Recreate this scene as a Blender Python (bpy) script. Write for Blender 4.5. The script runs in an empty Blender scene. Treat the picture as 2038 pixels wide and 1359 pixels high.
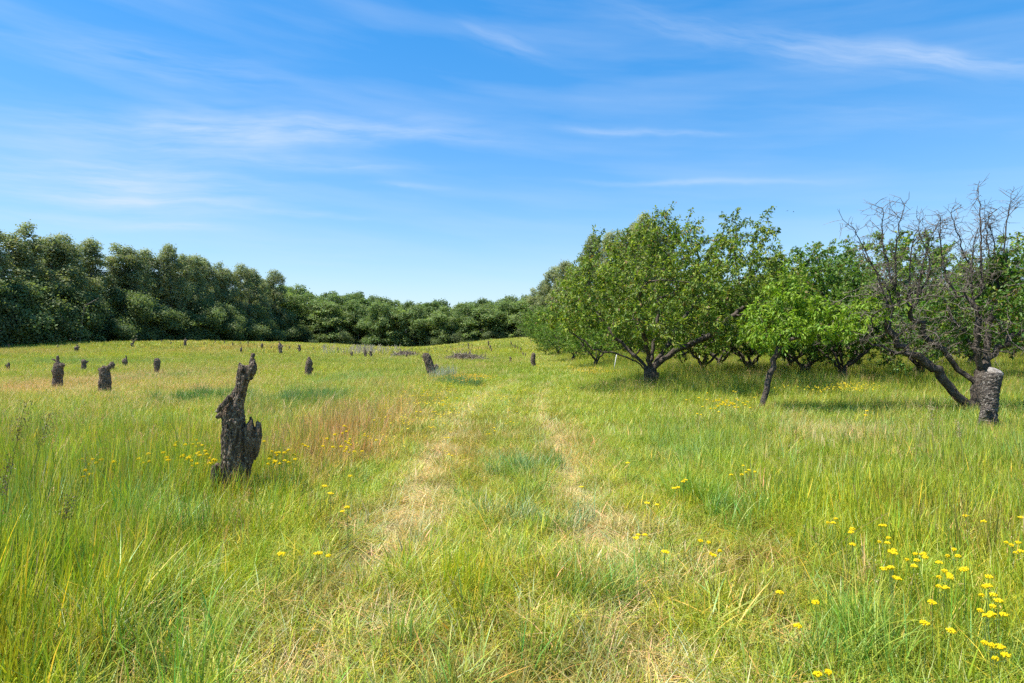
import bpy, math, random
import numpy as np
from mathutils import Vector, noise

# ------------------------------------------------------------------ camera, sky, sun, exposure
F = 1200.0; CX = 1019.0; CY = 680.0; CAMZ = 1.6
SC = bpy.context.scene
COL = SC.collection
cd = bpy.data.cameras.new('camera'); cam = bpy.data.objects.new('camera', cd); COL.objects.link(cam)
cam.location = (0, 0, CAMZ); cam.rotation_euler = (math.radians(90), 0, 0)
cd.sensor_width = 36; cd.lens = F / 2038 * 36; cd.clip_end = 5000; cd.clip_start = 0.05
SC.camera = cam

SUN_EL = 65.0; SUN_AZ = -100.0      # azimuth clockwise from straight ahead (+Y): high, from the left
w = bpy.data.worlds.new('World'); SC.world = w; w.use_nodes = True
nt = w.node_tree; N = nt.nodes; L = nt.links
N.clear()
def nd(tree, t, **kw):
    n = tree.nodes.new(t)
    for k, v in kw.items():
        setattr(n, k, v)
    return n
def mth(tree, op, a, b=None, c=None, clamp=False):
    n = tree.nodes.new('ShaderNodeMath'); n.operation = op; n.use_clamp = clamp
    for i, v in enumerate((a, b, c)):
        if v is None: continue
        if isinstance(v, (int, float)): n.inputs[i].default_value = v
        else: tree.links.new(v, n.inputs[i])
    return n.outputs[0]
def mixc(tree, fac, a, b, mode='MIX'):
    n = tree.nodes.new('ShaderNodeMix'); n.data_type = 'RGBA'; n.blend_type = mode
    for i, v in ((0, fac), (6, a), (7, b)):
        if isinstance(v, (int, float)): n.inputs[i].default_value = v
        elif isinstance(v, tuple): n.inputs[i].default_value = (*v, 1)
        else: tree.links.new(v, n.inputs[i])
    return n.outputs[2]
sky = nd(nt, 'ShaderNodeTexSky', sky_type='NISHITA', sun_disc=False)
sky.sun_elevation = math.radians(SUN_EL); sky.sun_rotation = math.radians(SUN_AZ)
sky.air_density = 1.0; sky.dust_density = 0.2; sky.ozone_density = 2.6
hsv = nd(nt, 'ShaderNodeHueSaturation'); gm = nd(nt, 'ShaderNodeGamma'); L.new(sky.outputs[0], gm.inputs[0]); gm.inputs[1].default_value = .60
L.new(gm.outputs[0], hsv.inputs['Color'])
hsv.inputs['Saturation'].default_value = 1.9; hsv.inputs['Hue'].default_value = .505; hsv.inputs['Value'].default_value = 1.7
# cirrus: high thin ice cloud, laid out by compass bearing and elevation
tc = nd(nt, 'ShaderNodeTexCoord')
sep = nd(nt, 'ShaderNodeSeparateXYZ'); L.new(tc.outputs['Generated'], sep.inputs[0])
az = mth(nt, 'ARCTAN2', sep.outputs[0], sep.outputs[1])
el = mth(nt, 'ARCSINE', sep.outputs[2])
ae = nd(nt, 'ShaderNodeCombineXYZ'); L.new(az, ae.inputs[0]); L.new(el, ae.inputs[1])
def skypos(px, py):
    x = (px - CX) / F; z = (CY - py) / F
    return math.atan2(x, 1), math.asin(z / math.sqrt(1 + x * x + z * z))
def streak(x0, y0, x1, y1, wpx, s, nstr=0.6, nscale=7.0):
    a0 = skypos(x0, y0); a1 = skypos(x1, y1)
    cx, cy = (a0[0] + a1[0]) / 2, (a0[1] + a1[1]) / 2
    ang = math.atan2(a1[1] - a0[1], a1[0] - a0[0]); ln = math.hypot(a1[0] - a0[0], a1[1] - a0[1]) / 2
    # warp so that the streaks are wispy, then an elliptic falloff
    wn = nd(nt, 'ShaderNodeTexNoise'); wn.inputs['Scale'].default_value = 9; wn.inputs['Detail'].default_value = 4
    L.new(ae.outputs[0], wn.inputs['Vector'])
    mp = nd(nt, 'ShaderNodeMapping', vector_type='TEXTURE')
    va = nd(nt, 'ShaderNodeVectorMath', operation='MULTIPLY_ADD'); L.new(wn.outputs['Color'], va.inputs[0])
    va.inputs[1].default_value = (0.03, 0.022, 0); L.new(ae.outputs[0], va.inputs[2])
    L.new(va.outputs[0], mp.inputs[0])
    mp.inputs['Location'].default_value = (cx + .015, cy + .011, 0); mp.inputs['Rotation'].default_value = (0, 0, ang)
    mp.inputs['Scale'].default_value = (ln, wpx / F, 1)
    dt = nd(nt, 'ShaderNodeVectorMath', operation='DOT_PRODUCT'); L.new(mp.outputs[0], dt.inputs[0]); L.new(mp.outputs[0], dt.inputs[1])
    g = mth(nt, 'EXPONENT', mth(nt, 'MULTIPLY', dt.outputs['Value'], -1.3))
    mp2 = nd(nt, 'ShaderNodeMapping', vector_type='TEXTURE'); L.new(va.outputs[0], mp2.inputs[0])
    mp2.inputs['Rotation'].default_value = (0, 0, ang); mp2.inputs['Scale'].default_value = (1, 0.1, 1)
    nn = nd(nt, 'ShaderNodeTexNoise'); nn.inputs['Scale'].default_value = nscale; nn.inputs['Detail'].default_value = 7
    nn.inputs['Roughness'].default_value = .6
    L.new(mp2.outputs[0], nn.inputs['Vector'])
    k = mth(nt, 'MULTIPLY_ADD', mth(nt, 'SUBTRACT', nn.outputs[0], .42), 5.0 * nstr, 1 - nstr, clamp=False)
    k = mth(nt, 'MAXIMUM', k, 0.0)
    return mth(nt, 'MULTIPLY', mth(nt, 'MULTIPLY', g, k), s * .85)
STREAKS = [(1230, 15, 2080, 150, 26, .34), (1600, 75, 2200, 148, 14, .5), (900, 45, 1090, 120, 20, .26), (150, 240, 900, 250, 26, .45),
           (620, 235, 1030, 278, 13, .35), (1080, 250, 1480, 268, 8, .35), (330, 295, 850, 335, 14, .35), (-150, 350, 560, 380, 60, .55),
           (180, 395, 460, 400, 10, .5), (200, 445, 470, 454, 6, .45), (430, 405, 740, 438, 7, .34), (740, 362, 900, 374, 6, .3),
           (1130, 360, 1650, 357, 6, .3), (-100, 40, 600, 160, 40, .24), (-100, 420, 330, 452, 14, .3), (0, 250, 700, 262, 45, .4),
           (1500, 215, 2100, 235, 30, .12), (300, 480, 900, 520, 40, .12)]
tot = None
for s in STREAKS:
    v = streak(*s); tot = v if tot is None else mth(nt, 'ADD', tot, v)
# faint veil everywhere
mpv = nd(nt, 'ShaderNodeMapping', vector_type='TEXTURE'); L.new(ae.outputs[0], mpv.inputs[0])
mpv.inputs['Scale'].default_value = (1, .12, 1); mpv.inputs['Rotation'].default_value = (0, 0, -.1)
nv = nd(nt, 'ShaderNodeTexNoise'); nv.inputs['Scale'].default_value = 2.4; nv.inputs['Detail'].default_value = 8
L.new(mpv.outputs[0], nv.inputs['Vector'])
veil = mth(nt, 'MULTIPLY', mth(nt, 'MAXIMUM', mth(nt, 'SUBTRACT', nv.outputs[0], .42), 0), .6)
tot = mth(nt, 'ADD', tot, veil)
tot = mth(nt, 'MINIMUM', tot, .75)
low = mth(nt, 'MULTIPLY', mth(nt, 'EXPONENT', mth(nt, 'MULTIPLY', mth(nt, 'MAXIMUM', el, 0.0), -9.0)), .85)
hz_ = mixc(nt, low, hsv.outputs[0], (2.15, 2.95, 4.0))
fin = mixc(nt, tot, hz_, (3.1, 3.65, 4.5))
bg = nd(nt, 'ShaderNodeBackground'); L.new(fin, bg.inputs[0]); bg.inputs[1].default_value = 0.12
wo = nd(nt, 'ShaderNodeOutputWorld'); L.new(bg.outputs[0], wo.inputs[0])

sl = bpy.data.lights.new('sun', 'SUN'); sl.energy = 4.6; sl.angle = math.radians(0.5); sl.color = (1, .95, .86)
so = bpy.data.objects.new('sun', sl); COL.objects.link(so)
sd = Vector((math.sin(math.radians(SUN_AZ)) * math.cos(math.radians(SUN_EL)), math.cos(math.radians(SUN_AZ)) * math.cos(math.radians(SUN_EL)), math.sin(math.radians(SUN_EL))))
so.rotation_euler = sd.to_track_quat('Z', 'Y').to_euler(); so.location = (20, -20, 60)
SC.view_settings.view_transform = 'Standard'; SC.view_settings.look = 'None'
SC.view_settings.exposure = 0.96; SC.view_settings.gamma = 1
SC.render.engine = 'CYCLES'
cy = SC.cycles; cy.max_bounces = 7; cy.diffuse_bounces = 4; cy.glossy_bounces = 1; cy.transmission_bounces = 3; cy.use_adaptive_sampling = True; cy.adaptive_threshold = .025; cy.transparent_max_bounces = 4
cy.use_denoising = False
cy.caustics_reflective = False; cy.caustics_refractive = False

RNG = np.random.default_rng(7); random.seed(7)

# ------------------------------------------------------------------ helpers
def tag(o, label=None, cat=None, group=None, kind=None):
    if label: o['label'] = label
    if cat: o['category'] = cat
    if group: o['group'] = group
    if kind: o['kind'] = kind
    return o
def empty(name, loc, label=None, cat=None, group=None, rz=0):
    o = bpy.data.objects.new(name, None); COL.objects.link(o); o.location = loc; o.rotation_euler = (0, 0, rz)
    o.empty_display_size = .2
    return tag(o, label, cat, group)
def mesh_from(name, V, Fq, col=None, mats=None, smooth=False, fmat=None):
    """V (n,3); Fq list of arrays (m,k) of vertex indices; col (n,3) per vertex"""
    me = bpy.data.meshes.new(name)
    V = np.asarray(V, dtype=np.float32)
    if not isinstance(Fq, list): Fq = [Fq]
    Fq = [np.asarray(f, dtype=np.int32) for f in Fq if len(f)]
    idx = np.concatenate([f.ravel() for f in Fq]); tot = np.concatenate([np.full(len(f), f.shape[1], np.int32) for f in Fq])
    st = np.concatenate([[0], np.cumsum(tot)[:-1]]).astype(np.int32)
    me.vertices.add(len(V)); me.vertices.foreach_set('co', V.ravel())
    me.loops.add(len(idx)); me.loops.foreach_set('vertex_index', idx)
    me.polygons.add(len(tot)); me.polygons.foreach_set('loop_start', st); me.polygons.foreach_set('loop_total', tot)
    if smooth: me.polygons.foreach_set('use_smooth', np.ones(len(tot), bool))
    for m in (mats or []): me.materials.append(m)
    if fmat is not None: me.polygons.foreach_set('material_index', np.asarray(fmat, np.int32))
    me.update(calc_edges=True)
    if col is not None:
        a = me.attributes.new('bcol', 'FLOAT_COLOR', 'POINT')
        c = np.ones((len(V), 4), np.float32); c[:, :3] = col
        a.data.foreach_set('color', c.ravel())
    return me
def obj(name, me, parent=None, loc=None):
    o = bpy.data.objects.new(name, me); COL.objects.link(o)
    if parent: o.parent = parent
    if loc is not None: o.location = loc
    return o
def copy_thing(root, loc, rz=0, scale=(1, 1, 1)):
    c = root.copy(); COL.objects.link(c); c.location = loc; c.rotation_euler = (0, 0, rz); c.scale = scale
    for ch in root.children:
        k = ch.copy(); COL.objects.link(k); k.parent = c
        for g in ch.children:
            q = g.copy(); COL.objects.link(q); q.parent = k
    return c
def sm(x, a, b):
    t = np.clip((np.asarray(x, float) - a) / (b - a), 0, 1); return t * t * (3 - 2 * t)
def _h(i, j, s):
    n = (i.astype(np.int64) * 374761393 + j.astype(np.int64) * 668265263 + s * 982451653) & 0x7fffffff
    n = ((n ^ (n >> 13)) * 1274126177) & 0x7fffffff
    return ((n ^ (n >> 16)) & 0xffff) / 65535.0
def vn(x, y, sc, seed=0, octv=3):
    x = np.asarray(x, float) / sc; y = np.asarray(y, float) / sc; r = 0; a = 1; t = 0
    for o in range(octv):
        i = np.floor(x); j = np.floor(y); fx = x - i; fy = y - j
        fx = fx * fx * (3 - 2 * fx); fy = fy * fy * (3 - 2 * fy)
        v = (_h(i, j, seed + o) * (1 - fx) + _h(i + 1, j, seed + o) * fx) * (1 - fy) + (_h(i, j + 1, seed + o) * (1 - fx) + _h(i + 1, j + 1, seed + o) * fx) * fy
        r = r + v * a; t += a; a *= .5; x = x * 2.03 + 5.1; y = y * 2.03 + 1.7
    return r / t

# ------------------------------------------------------------------ terrain
def H(x, y):
    x = np.asarray(x, float); y = np.asarray(y, float)
    z = 1.35 * sm(-x, 12, 48) * sm(y, 25, 85)
    z = z - .22 * sm(-x, 3, 16) * sm(y, 10, 24) * (1 - sm(y, 40, 70))
    z = z + 2.25 * sm(x, -24, 8) * sm(y, 45, 118) * (1 - .55 * sm(x, 14, 40))
    z = z - 3.0 * sm(y, 118, 150) * sm(x, -60, -40) - .0 * y
    z = z + .10 * (vn(x, y, 9, 3) - .5) * sm(y, 6, 20) + .35 * (vn(x, y, 38, 5, 2) - .5) * sm(y, 25, 60)
    return z
def Hs(x, y): return float(H(np.array([x]), np.array([y]))[0])
def hit(px, py, h=0.0):
    """ground point (raised by h) seen at a photo pixel"""
    dx = (px - CX) / F; dz = (CY - py) / F
    t = np.concatenate([np.arange(1, 40, .02), np.arange(40, 160, .1)])
    d = CAMZ + dz * t - (H(dx * t, t) + h)
    k = np.where(d <= 0)[0]
    if len(k) == 0: k = [int(np.argmin(d[:]))]
    t = t[k[0]]
    return dx * t, t

# ------------------------------------------------------------------ materials
def foliage_mat(name, trans=.4, inst=False, gloss=.06, rnd=.25, rough=.45, tintcol=None, bump=False):
    m = bpy.data.materials.new(name); m.use_nodes = True; t = m.node_tree; t.nodes.clear()
    a = nd(t, 'ShaderNodeAttribute', attribute_name='bcol')
    c = a.outputs['Color']
    if inst:
        b = nd(t, 'ShaderNodeAttribute', attribute_name='tint', attribute_type='INSTANCER')
        c = mixc(t, 1.0, c, b.outputs['Color'], 'MULTIPLY')
    else:
        oi = nd(t, 'ShaderNodeObjectInfo')
        k = mth(t, 'MULTIPLY_ADD', oi.outputs['Random'], rnd * 2, 1 - rnd)
        h = nd(t, 'ShaderNodeHueSaturation'); t.links.new(c, h.inputs['Color']); t.links.new(k, h.inputs['Value'])
        t.links.new(mth(t, 'MULTIPLY_ADD', oi.outputs['Random'], -.02, .51), h.inputs['Hue'])
        c = h.outputs[0]
    d = nd(t, 'ShaderNodeBsdfDiffuse'); t.links.new(c, d.inputs[0])
    tr = nd(t, 'ShaderNodeBsdfTranslucent')
    t.links.new(mixc(t, 1.0, c, (1.15, 1.25, .6), 'MULTIPLY'), tr.inputs[0])
    mx = nd(t, 'ShaderNodeMixShader'); mx.inputs[0].default_value = trans
    t.links.new(d.outputs[0], mx.inputs[1]); t.links.new(tr.outputs[0], mx.inputs[2])
    gl = nd(t, 'ShaderNodeBsdfGlossy'); gl.inputs['Roughness'].default_value = rough; gl.inputs['Color'].default_value = (.9, .95, .9, 1)
    mx2 = nd(t, 'ShaderNodeMixShader'); mx2.inputs[0].default_value = gloss * .6
    t.links.new(mx.outputs[0], mx2.inputs[1]); t.links.new(gl.outputs[0], mx2.inputs[2])
    o = nd(t, 'ShaderNodeOutputMaterial'); t.links.new(mx2.outputs[0], o.inputs[0])
    return m
def bark_mat(name, dark, light, pale, scale=14, stretch=(1, 1, .35), pale_amt=.5, bump=.5):
    m = bpy.data.materials.new(name); m.use_nodes = True; t = m.node_tree
    p = t.nodes['Principled BSDF']; p.inputs['Roughness'].default_value = .9
    p.inputs['Specular IOR Level'].default_value = .25
    tcn = nd(t, 'ShaderNodeTexCoord'); mp = nd(t, 'ShaderNodeMapping'); mp.inputs['Scale'].default_value = stretch
    t.links.new(tcn.outputs['Object'], mp.inputs[0])
    n1 = nd(t, 'ShaderNodeTexNoise'); n1.inputs['Scale'].default_value = scale; n1.inputs['Detail'].default_value = 8; n1.inputs['Roughness'].default_value = .65
    t.links.new(mp.outputs[0], n1.inputs['Vector'])
    v1 = nd(t, 'ShaderNodeTexVoronoi'); v1.inputs['Scale'].default_value = scale * 1.6; v1.feature = 'DISTANCE_TO_EDGE'
    t.links.new(mp.outputs[0], v1.inputs['Vector'])
    n2 = nd(t, 'ShaderNodeTexNoise'); n2.inputs['Scale'].default_value = scale * .9; n2.inputs['Detail'].default_value = 6; n2.inputs['Roughness'].default_value = .75
    t.links.new(tcn.outputs['Object'], n2.inputs['Vector'])
    r = nd(t, 'ShaderNodeValToRGB'); r.color_ramp.elements[0].position = .35; r.color_ramp.elements[1].position = .66
    r.color_ramp.elements[0].color = (*dark, 1); r.color_ramp.elements[1].color = (*light, 1)
    t.links.new(n1.outputs[0], r.inputs[0])
    f = mth(t, 'MULTIPLY', mth(t, 'SUBTRACT', n2.outputs[0], .525), 9.0, clamp=True)
    c = mixc(t, mth(t, 'MULTIPLY', f, pale_amt), r.outputs[0], pale)
    t.links.new(c, p.inputs['Base Color'])
    hgt = mth(t, 'ADD', n1.outputs[0], mth(t, 'MULTIPLY', mth(t, 'MINIMUM', v1.outputs['Distance'], .15), 2.5))
    b = nd(t, 'ShaderNodeBump'); b.inputs['Strength'].default_value = bump; b.inputs['Distance'].default_value = .03
    t.links.new(hgt, b.inputs['Height']); t.links.new(b.outputs[0], p.inputs['Normal'])
    return m
def plain_mat(name, col, rough=.8, var=.15, scale=20):
    m = bpy.data.materials.new(name); m.use_nodes = True; t = m.node_tree; p = t.nodes['Principled BSDF']
    p.inputs['Roughness'].default_value = rough
    n = nd(t, 'ShaderNodeTexNoise'); n.inputs['Scale'].default_value = scale; n.inputs['Detail'].default_value = 5
    tcn = nd(t, 'ShaderNodeTexCoord'); t.links.new(tcn.outputs['Object'], n.inputs['Vector'])
    a = tuple(c * (1 - var * 1.6) for c in col); b = tuple(min(1, c * (1 + var * 1.6)) for c in col)
    t.links.new(mixc(t, n.outputs[0], a, b), p.inputs['Base Color'])
    return m
M_GRASS = foliage_mat('grass_blade', .30, inst=True, gloss=.05)
M_CHERRY = foliage_mat('cherry_leaf', .38, gloss=.035, rnd=.16, rough=.55)
M_FOREST = foliage_mat('forest_leaf', .45, gloss=.03, rnd=.15, rough=.6)
M_BARK = bark_mat('orchard_bark', (.028, .021, .016), (.15, .12, .095), (.20, .18, .15), 16, (1, 1, .5), .6, .8)
M_TWIG = bark_mat('dry_twig', (.075, .058, .046), (.22, .18, .145), (.5, .45, .38), 30, (1, 1, 1), .6, .2)
M_STUMP = bark_mat('weathered_stump', (.034, .024, .016), (.24, .17, .115), (.56, .47, .35), 34, (1, 1, .16), .75, .8)
M_STUMPH = bark_mat('banded_cherry_bark', (.025, .02, .017), (.16, .13, .105), (.5, .45, .38), 26, (.5, .5, 1.4), .8, .8)
M_POPBARK = bark_mat('pale_bark', (.09, .08, .065), (.22, .20, .17), (.34, .32, .28), 3, (1, 1, .3), .5, .4)
M_CUT = bark_mat('cut_wood', (.16, .13, .10), (.38, .34, .29), (.5, .47, .42), 24, (1, 1, 1), .5, .5)

# ------------------------------------------------------------------ where the grass is tall, dry, lush
BLOBS = []
def blob(px, py, rx, ry, kind, s):
    x, y = hit(px, py, .2); _, y1 = hit(px, py + ry, .2); _, y0 = hit(px, py - ry, .2) if py - ry > 688 else (0, y * 1.4)
    BLOBS.append((x, y, rx * y / F, max((y0 - y1) / 2, .25), kind, s))
for b in [(760, 830, 75, 42, 'red', .9), (680, 850, 50, 30, 'red', .6), (640, 900, 60, 30, 'red', .5), (225, 758, 210, 26, 'tan', .85), (420, 770, 80, 14, 'tan', .5), (60, 770, 90, 20, 'tan', .5),
          (390, 792, 50, 12, 'lush', .9), (615, 795, 55, 13, 'lush', .9), (840, 1000, 55, 50, 'straw', .85), (905, 880, 30, 40, 'tan', .5),
          (1045, 925, 26, 35, 'lush', .6), (1640, 850, 90, 20, 'straw', .75), (1400, 890, 110, 40, 'blue', .7), (1300, 860, 120, 40, 'green', .5),
          (1480, 1100, 130, 70, 'olive', .5), (1420, 1050, 60, 50, 'olive', .6), (470, 1290, 80, 50, 'straw', .45), (740, 1230, 80, 90, 'straw', .3), (900, 1260, 120, 80, 'olive', .45), (680, 1120, 70, 60, 'olive', .6),
          (1000, 1290, 140, 100, 'olive', .7), (1280, 1290, 120, 100, 'straw', .25), (1260, 1020, 70, 50, 'straw', .35), (940, 880, 30, 40, 'olive', .6), (1385, 975, 28, 22, 'yellow', 1.0),
          (1120, 750, 90, 14, 'green', .9), (1030, 735, 110, 10, 'green', .7), (120, 718, 90, 8, 'blue', .8), (240, 706, 120, 8, 'yellow', .7), (560, 745, 150, 14, 'yellow', .6), (350, 745, 90, 12, 'blue', .5), (40, 700, 120, 6, 'tan', .6),
          (990, 700, 60, 6, 'yellow', .7), (945, 695, 30, 4, 'red', .5), (700, 750, 60, 12, 'blue', .5), (500, 690, 80, 4, 'tan', .6), (300, 720, 60, 6, 'blue', .4),
          (1000, 1130, 90, 60, 'yellow', .5), (900, 1100, 80, 50, 'yellow', .4), (1700, 1000, 250, 80, 'yellow', .5), (300, 960, 250, 40, 'yellow', .4), (150, 1020, 180, 60, 'blue', .35), (1500, 950, 80, 50, 'yellow', .5),
          (960, 840, 30, 30, 'olive', .5), (1090, 820, 40, 30, 'olive', .4), (1150, 870, 40, 40, 'tan', .35), (730, 1000, 50, 40, 'olive', .4), (1850, 1250, 160, 100, 'green', .6), (1960, 1050, 90, 60, 'olive', .5)]:
    blob(*b)
KIND = {'green': (.185, .27, .034), 'yellow': (.26, .33, .03), 'blue': (.16, .265, .09), 'straw': (.36, .345, .215), 'tan': (.33, .285, .12),
        'red': (.33, .265, .14), 'olive': (.19, .185, .05), 'lush': (.09, .19, .045)}
KN = list(KIND)
KC = np.array([KIND[k] for k in KN]) * np.array([1.63, 1.42, 1.0])
def track_u(x, y):
    c = -.05 + np.minimum(np.maximum(y - 13, 0) ** 2 * .009, 2.9)
    return x - c
def rutw(x, y):
    u = track_u(x, y) + (vn(x, y, 1.2, 60, 2) - .5) * .16
    ru = np.exp(-((u + .95) / .15) ** 2) * (1 - .85 * (1 - sm(y, 3.8, 6.0))) + 1.15 * np.exp(-((u - .74) / .14) ** 2) * (1 - .7 * (1 - sm(y, 3.6, 5.6)))
    wob = 1.0 + .5 * vn(x, y, 1.6, 61, 2)
    return np.clip(ru * wob, 0, 1) * (1 - .85 * sm(y, 15, 30))
def weights(x, y):
    """share of each kind of grass at a place"""
    x = np.asarray(x, float); y = np.asarray(y, float)
    W = np.zeros((len(x), len(KN)))
    n1 = vn(x, y, 5, 11); n2 = vn(x, y, 2.1, 12); n3 = vn(x, y, 13, 13); n4 = vn(x, y, 1.1, 14)
    W[:, KN.index('green')] = .55 + .5 * (n1 - .5)
    W[:, KN.index('yellow')] = .15 + 1.6 * np.clip(n3 - .42, 0, 1) + .6 * np.clip(n2 - .5, 0, 1)
    W[:, KN.index('blue')] = .12 + 1.3 * np.clip(.5 - n3, 0, 1)
    W[:, KN.index('straw')] = .04 + .9 * np.clip(n4 - .62, 0, 1)
    W[:, KN.index('tan')] = .05 + 1.4 * np.clip(vn(x, y, 7, 17) - .55, 0, 1) * sm(y, 6, 25)
    W[:, KN.index('olive')] = .07 + .8 * np.clip(vn(x, y, 1.6, 19) - .55, 0, 1)
    W[:, KN.index('red')] = .02 + .5 * np.clip(vn(x, y, 4, 18) - .68, 0, 1) * (x < 0)
    u = track_u(x, y)
    tr = np.exp(-(u / 1.6) ** 4)
    W[:, KN.index('straw')] += .12 * tr
    W[:, KN.index('olive')] += .22 * tr
    r = rutw(x, y)
    W[:, KN.index('straw')] += 3.0 * r
    W[:, KN.index('yellow')] += .35 * sm(y, 8, 20); W[:, KN.index('tan')] += (.10 + .25 * vn(x, y, 3.3, 71)) * sm(y, 7, 15) * sm(-x, 1, 4)
    W[:, KN.index('tan')] += .35 * np.exp(-((x + 3.3) / 2.0) ** 2) * sm(y, 7, 9.5) * (1 - sm(y, 17, 26))
    orch = sm(x, 3, 6) * sm(y, 13, 19)
    W[:, KN.index('olive')] += .25 * orch; W[:, KN.index('yellow')] += .2 * orch
    W /= W.sum(1, keepdims=True)
    for (bx, by, rx, ry, k, s) in BLOBS:
        g = np.exp(-(((x - bx) / rx) ** 2 + ((y - by) / ry) ** 2) * .9) * s * (.55 + .9 * n2)
        g = np.clip(g, 0, .95)[:, None]
        e = np.zeros(len(KN)); e[KN.index(k)] = 1
        W = W * (1 - g) + e * g
    g = np.clip(rutw(x, y) * .85, 0, .85)[:, None]; e = np.zeros(len(KN)); e[KN.index('straw')] = 1; W = W * (1 - g) + e * g
    return W / W.sum(1, keepdims=True)
def gheight(x, y):
    u = track_u(x, y)
    h = .17 + (.15 + .19 * (1 - sm(y, 4.2, 8.5))) * sm(-u, 1.45, 2.7) * (1 - .75 * np.exp(-((x + 2.6) / .6) ** 2 - ((y - 5.0) / .95) ** 2)) + .14 * sm(u, 1.5, 3.0)
    h = h - .06 * sm(-u, 2, 6) * sm(y, 8, 18) * (x < 0)
    orch = sm(x, 3.2, 5.5) * sm(y, 14, 18)
    h = h + .24 * orch
    h = h * (.72 + .56 * vn(x, y, 1.8, 31)) * (1 - .35 * sm(y, 45, 100))
    for (bx, by, rx, ry, k, s) in BLOBS:
        g = np.exp(-(((x - bx) / rx) ** 2 + ((y - by) / ry) ** 2)) * s
        h = h + {'lush': .12, 'straw': -.05, 'red': .10, 'olive': -.03, 'yellow': .05}.get(k, 0) * g * (1 if k != 'straw' or y.min() < 0 else 1)
    h = h * (1 - .66 * rutw(x, y))
    return np.clip(h, .06, .9)
def meancol(x, y):
    return weights(x, y) @ KC

# ------------------------------------------------------------------ ground sheet
xs = np.unique(np.concatenate([np.linspace(-1600, -130, 10), np.linspace(-130, -20, 60), np.linspace(-20, 20, 120), np.linspace(20, 130, 60), np.linspace(130, 1600, 10)]))
ys = np.unique(np.concatenate([np.linspace(-1200, -20, 8), np.linspace(-20, 0, 15), np.linspace(0, 30, 150), np.linspace(30, 170, 110), np.linspace(170, 2200, 16)]))
GX, GY = np.meshgrid(xs, ys); gx, gy = GX.ravel(), GY.ravel()
gz = H(gx, gy); nx, ny = len(xs), len(ys)
ii = np.arange(nx * ny).reshape(ny, nx)
gf = np.stack([ii[:-1, :-1].ravel(), ii[:-1, 1:].ravel(), ii[1:, 1:].ravel(), ii[1:, :-1].ravel()], 1)
mg = bpy.data.materials.new('field_soil'); mg.use_nodes = True; t = mg.node_tree; p = t.nodes['Principled BSDF']
p.inputs['Roughness'].default_value = 1; p.inputs['Specular IOR Level'].default_value = .1
a = nd(t, 'ShaderNodeAttribute', attribute_name='bcol'); tcn = nd(t, 'ShaderNodeTexCoord')
n1 = nd(t, 'ShaderNodeTexNoise'); n1.inputs['Scale'].default_value = 3.5; n1.inputs['Detail'].default_value = 10; n1.inputs['Roughness'].default_value = .75
t.links.new(tcn.outputs['Object'], n1.inputs['Vector'])
fac = mth(t, 'MULTIPLY', mth(t, 'SUBTRACT', n1.outputs[0], .38), 4.0, clamp=True)
t.links.new(mixc(t, fac, (.055, .042, .025), a.outputs['Color']), p.inputs['Base Color'])
bb = nd(t, 'ShaderNodeBump'); bb.inputs['Distance'].default_value = .05; bb.inputs['Strength'].default_value = .8
t.links.new(n1.outputs[0], bb.inputs['Height']); t.links.new(bb.outputs[0], p.inputs['Normal'])
gc = meancol(gx, gy) * .40 + np.array([.03, .018, .008])
go = obj('ground', mesh_from('ground', np.stack([gx, gy, gz], 1), gf, gc, [mg], smooth=True))
tag(go, 'rolling meadow ground with two faint wheel ruts', None, None, 'structure')

# ------------------------------------------------------------------ blades of grass
def blades(n, R, h, hv, wd, lean, segs=3, rng=RNG, kind='blade', hue=.18):
    r = R * np.sqrt(rng.random(n)); th = rng.random(n) * 2 * math.pi
    bx, by = r * np.cos(th), r * np.sin(th)
    az_ = rng.random(n) * 2 * math.pi
    hh = h * (1 + hv * rng.normal(size=n)).clip(.35, 1.5); ln = lean * rng.random(n) ** .8
    ww = wd * rng.uniform(.6, 1.35, n); fac_ = rng.random(n) * 2 * math.pi
    T = np.linspace(0, 1, segs + 1)
    V = np.zeros((n, segs + 1, 2, 3))
    sx, sy = -np.sin(az_ + .6 * np.sin(fac_)), np.cos(az_ + .6 * np.sin(fac_))
    for i, t_ in enumerate(T):
        off = hh * ln * .42 * t_ ** 1.8; z = hh * (t_ - .42 * ln ** 1.5 * t_ ** 3)
        cx_, cy_ = bx + off * np.cos(az_), by + off * np.sin(az_)
        wi = ww * (1 - t_ ** 2.2) * (.75 + .5 * t_) + .0004
        for k, sg in enumerate((-1, 1)):
            V[:, i, k, 0] = cx_ + sg * sx * wi / 2; V[:, i, k, 1] = cy_ + sg * sy * wi / 2; V[:, i, k, 2] = z - .03 * (i == 0)
    V = V.reshape(-1, 3); b = np.arange(n)[:, None] * (segs + 1) * 2 + np.arange(segs)[None, :] * 2
    f = np.stack([b, b + 1, b + 3, b + 2], -1).reshape(-1, 4)
    c = rng.uniform(.68, 1.3, (n, 1)) * np.ones((n, 3))
    warm = rng.normal(size=n) * hue; c[:, 0] *= 1 + warm; c[:, 2] *= 1 - .4 * warm
    dry = rng.random(n) < .09
    c[dry] *= np.array([1.6, 1.2, 1.7])
    c = np.repeat(c, (segs + 1) * 2, 0)
    return V, f, c
def join(parts):
    V, Fs, C, k = [], [], [], 0
    for (v, f, c) in parts:
        V.append(v); Fs.append(np.asarray(f) + k); C.append(c); k += len(v)
    return np.concatenate(V), np.concatenate(Fs), np.concatenate(C)
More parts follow.
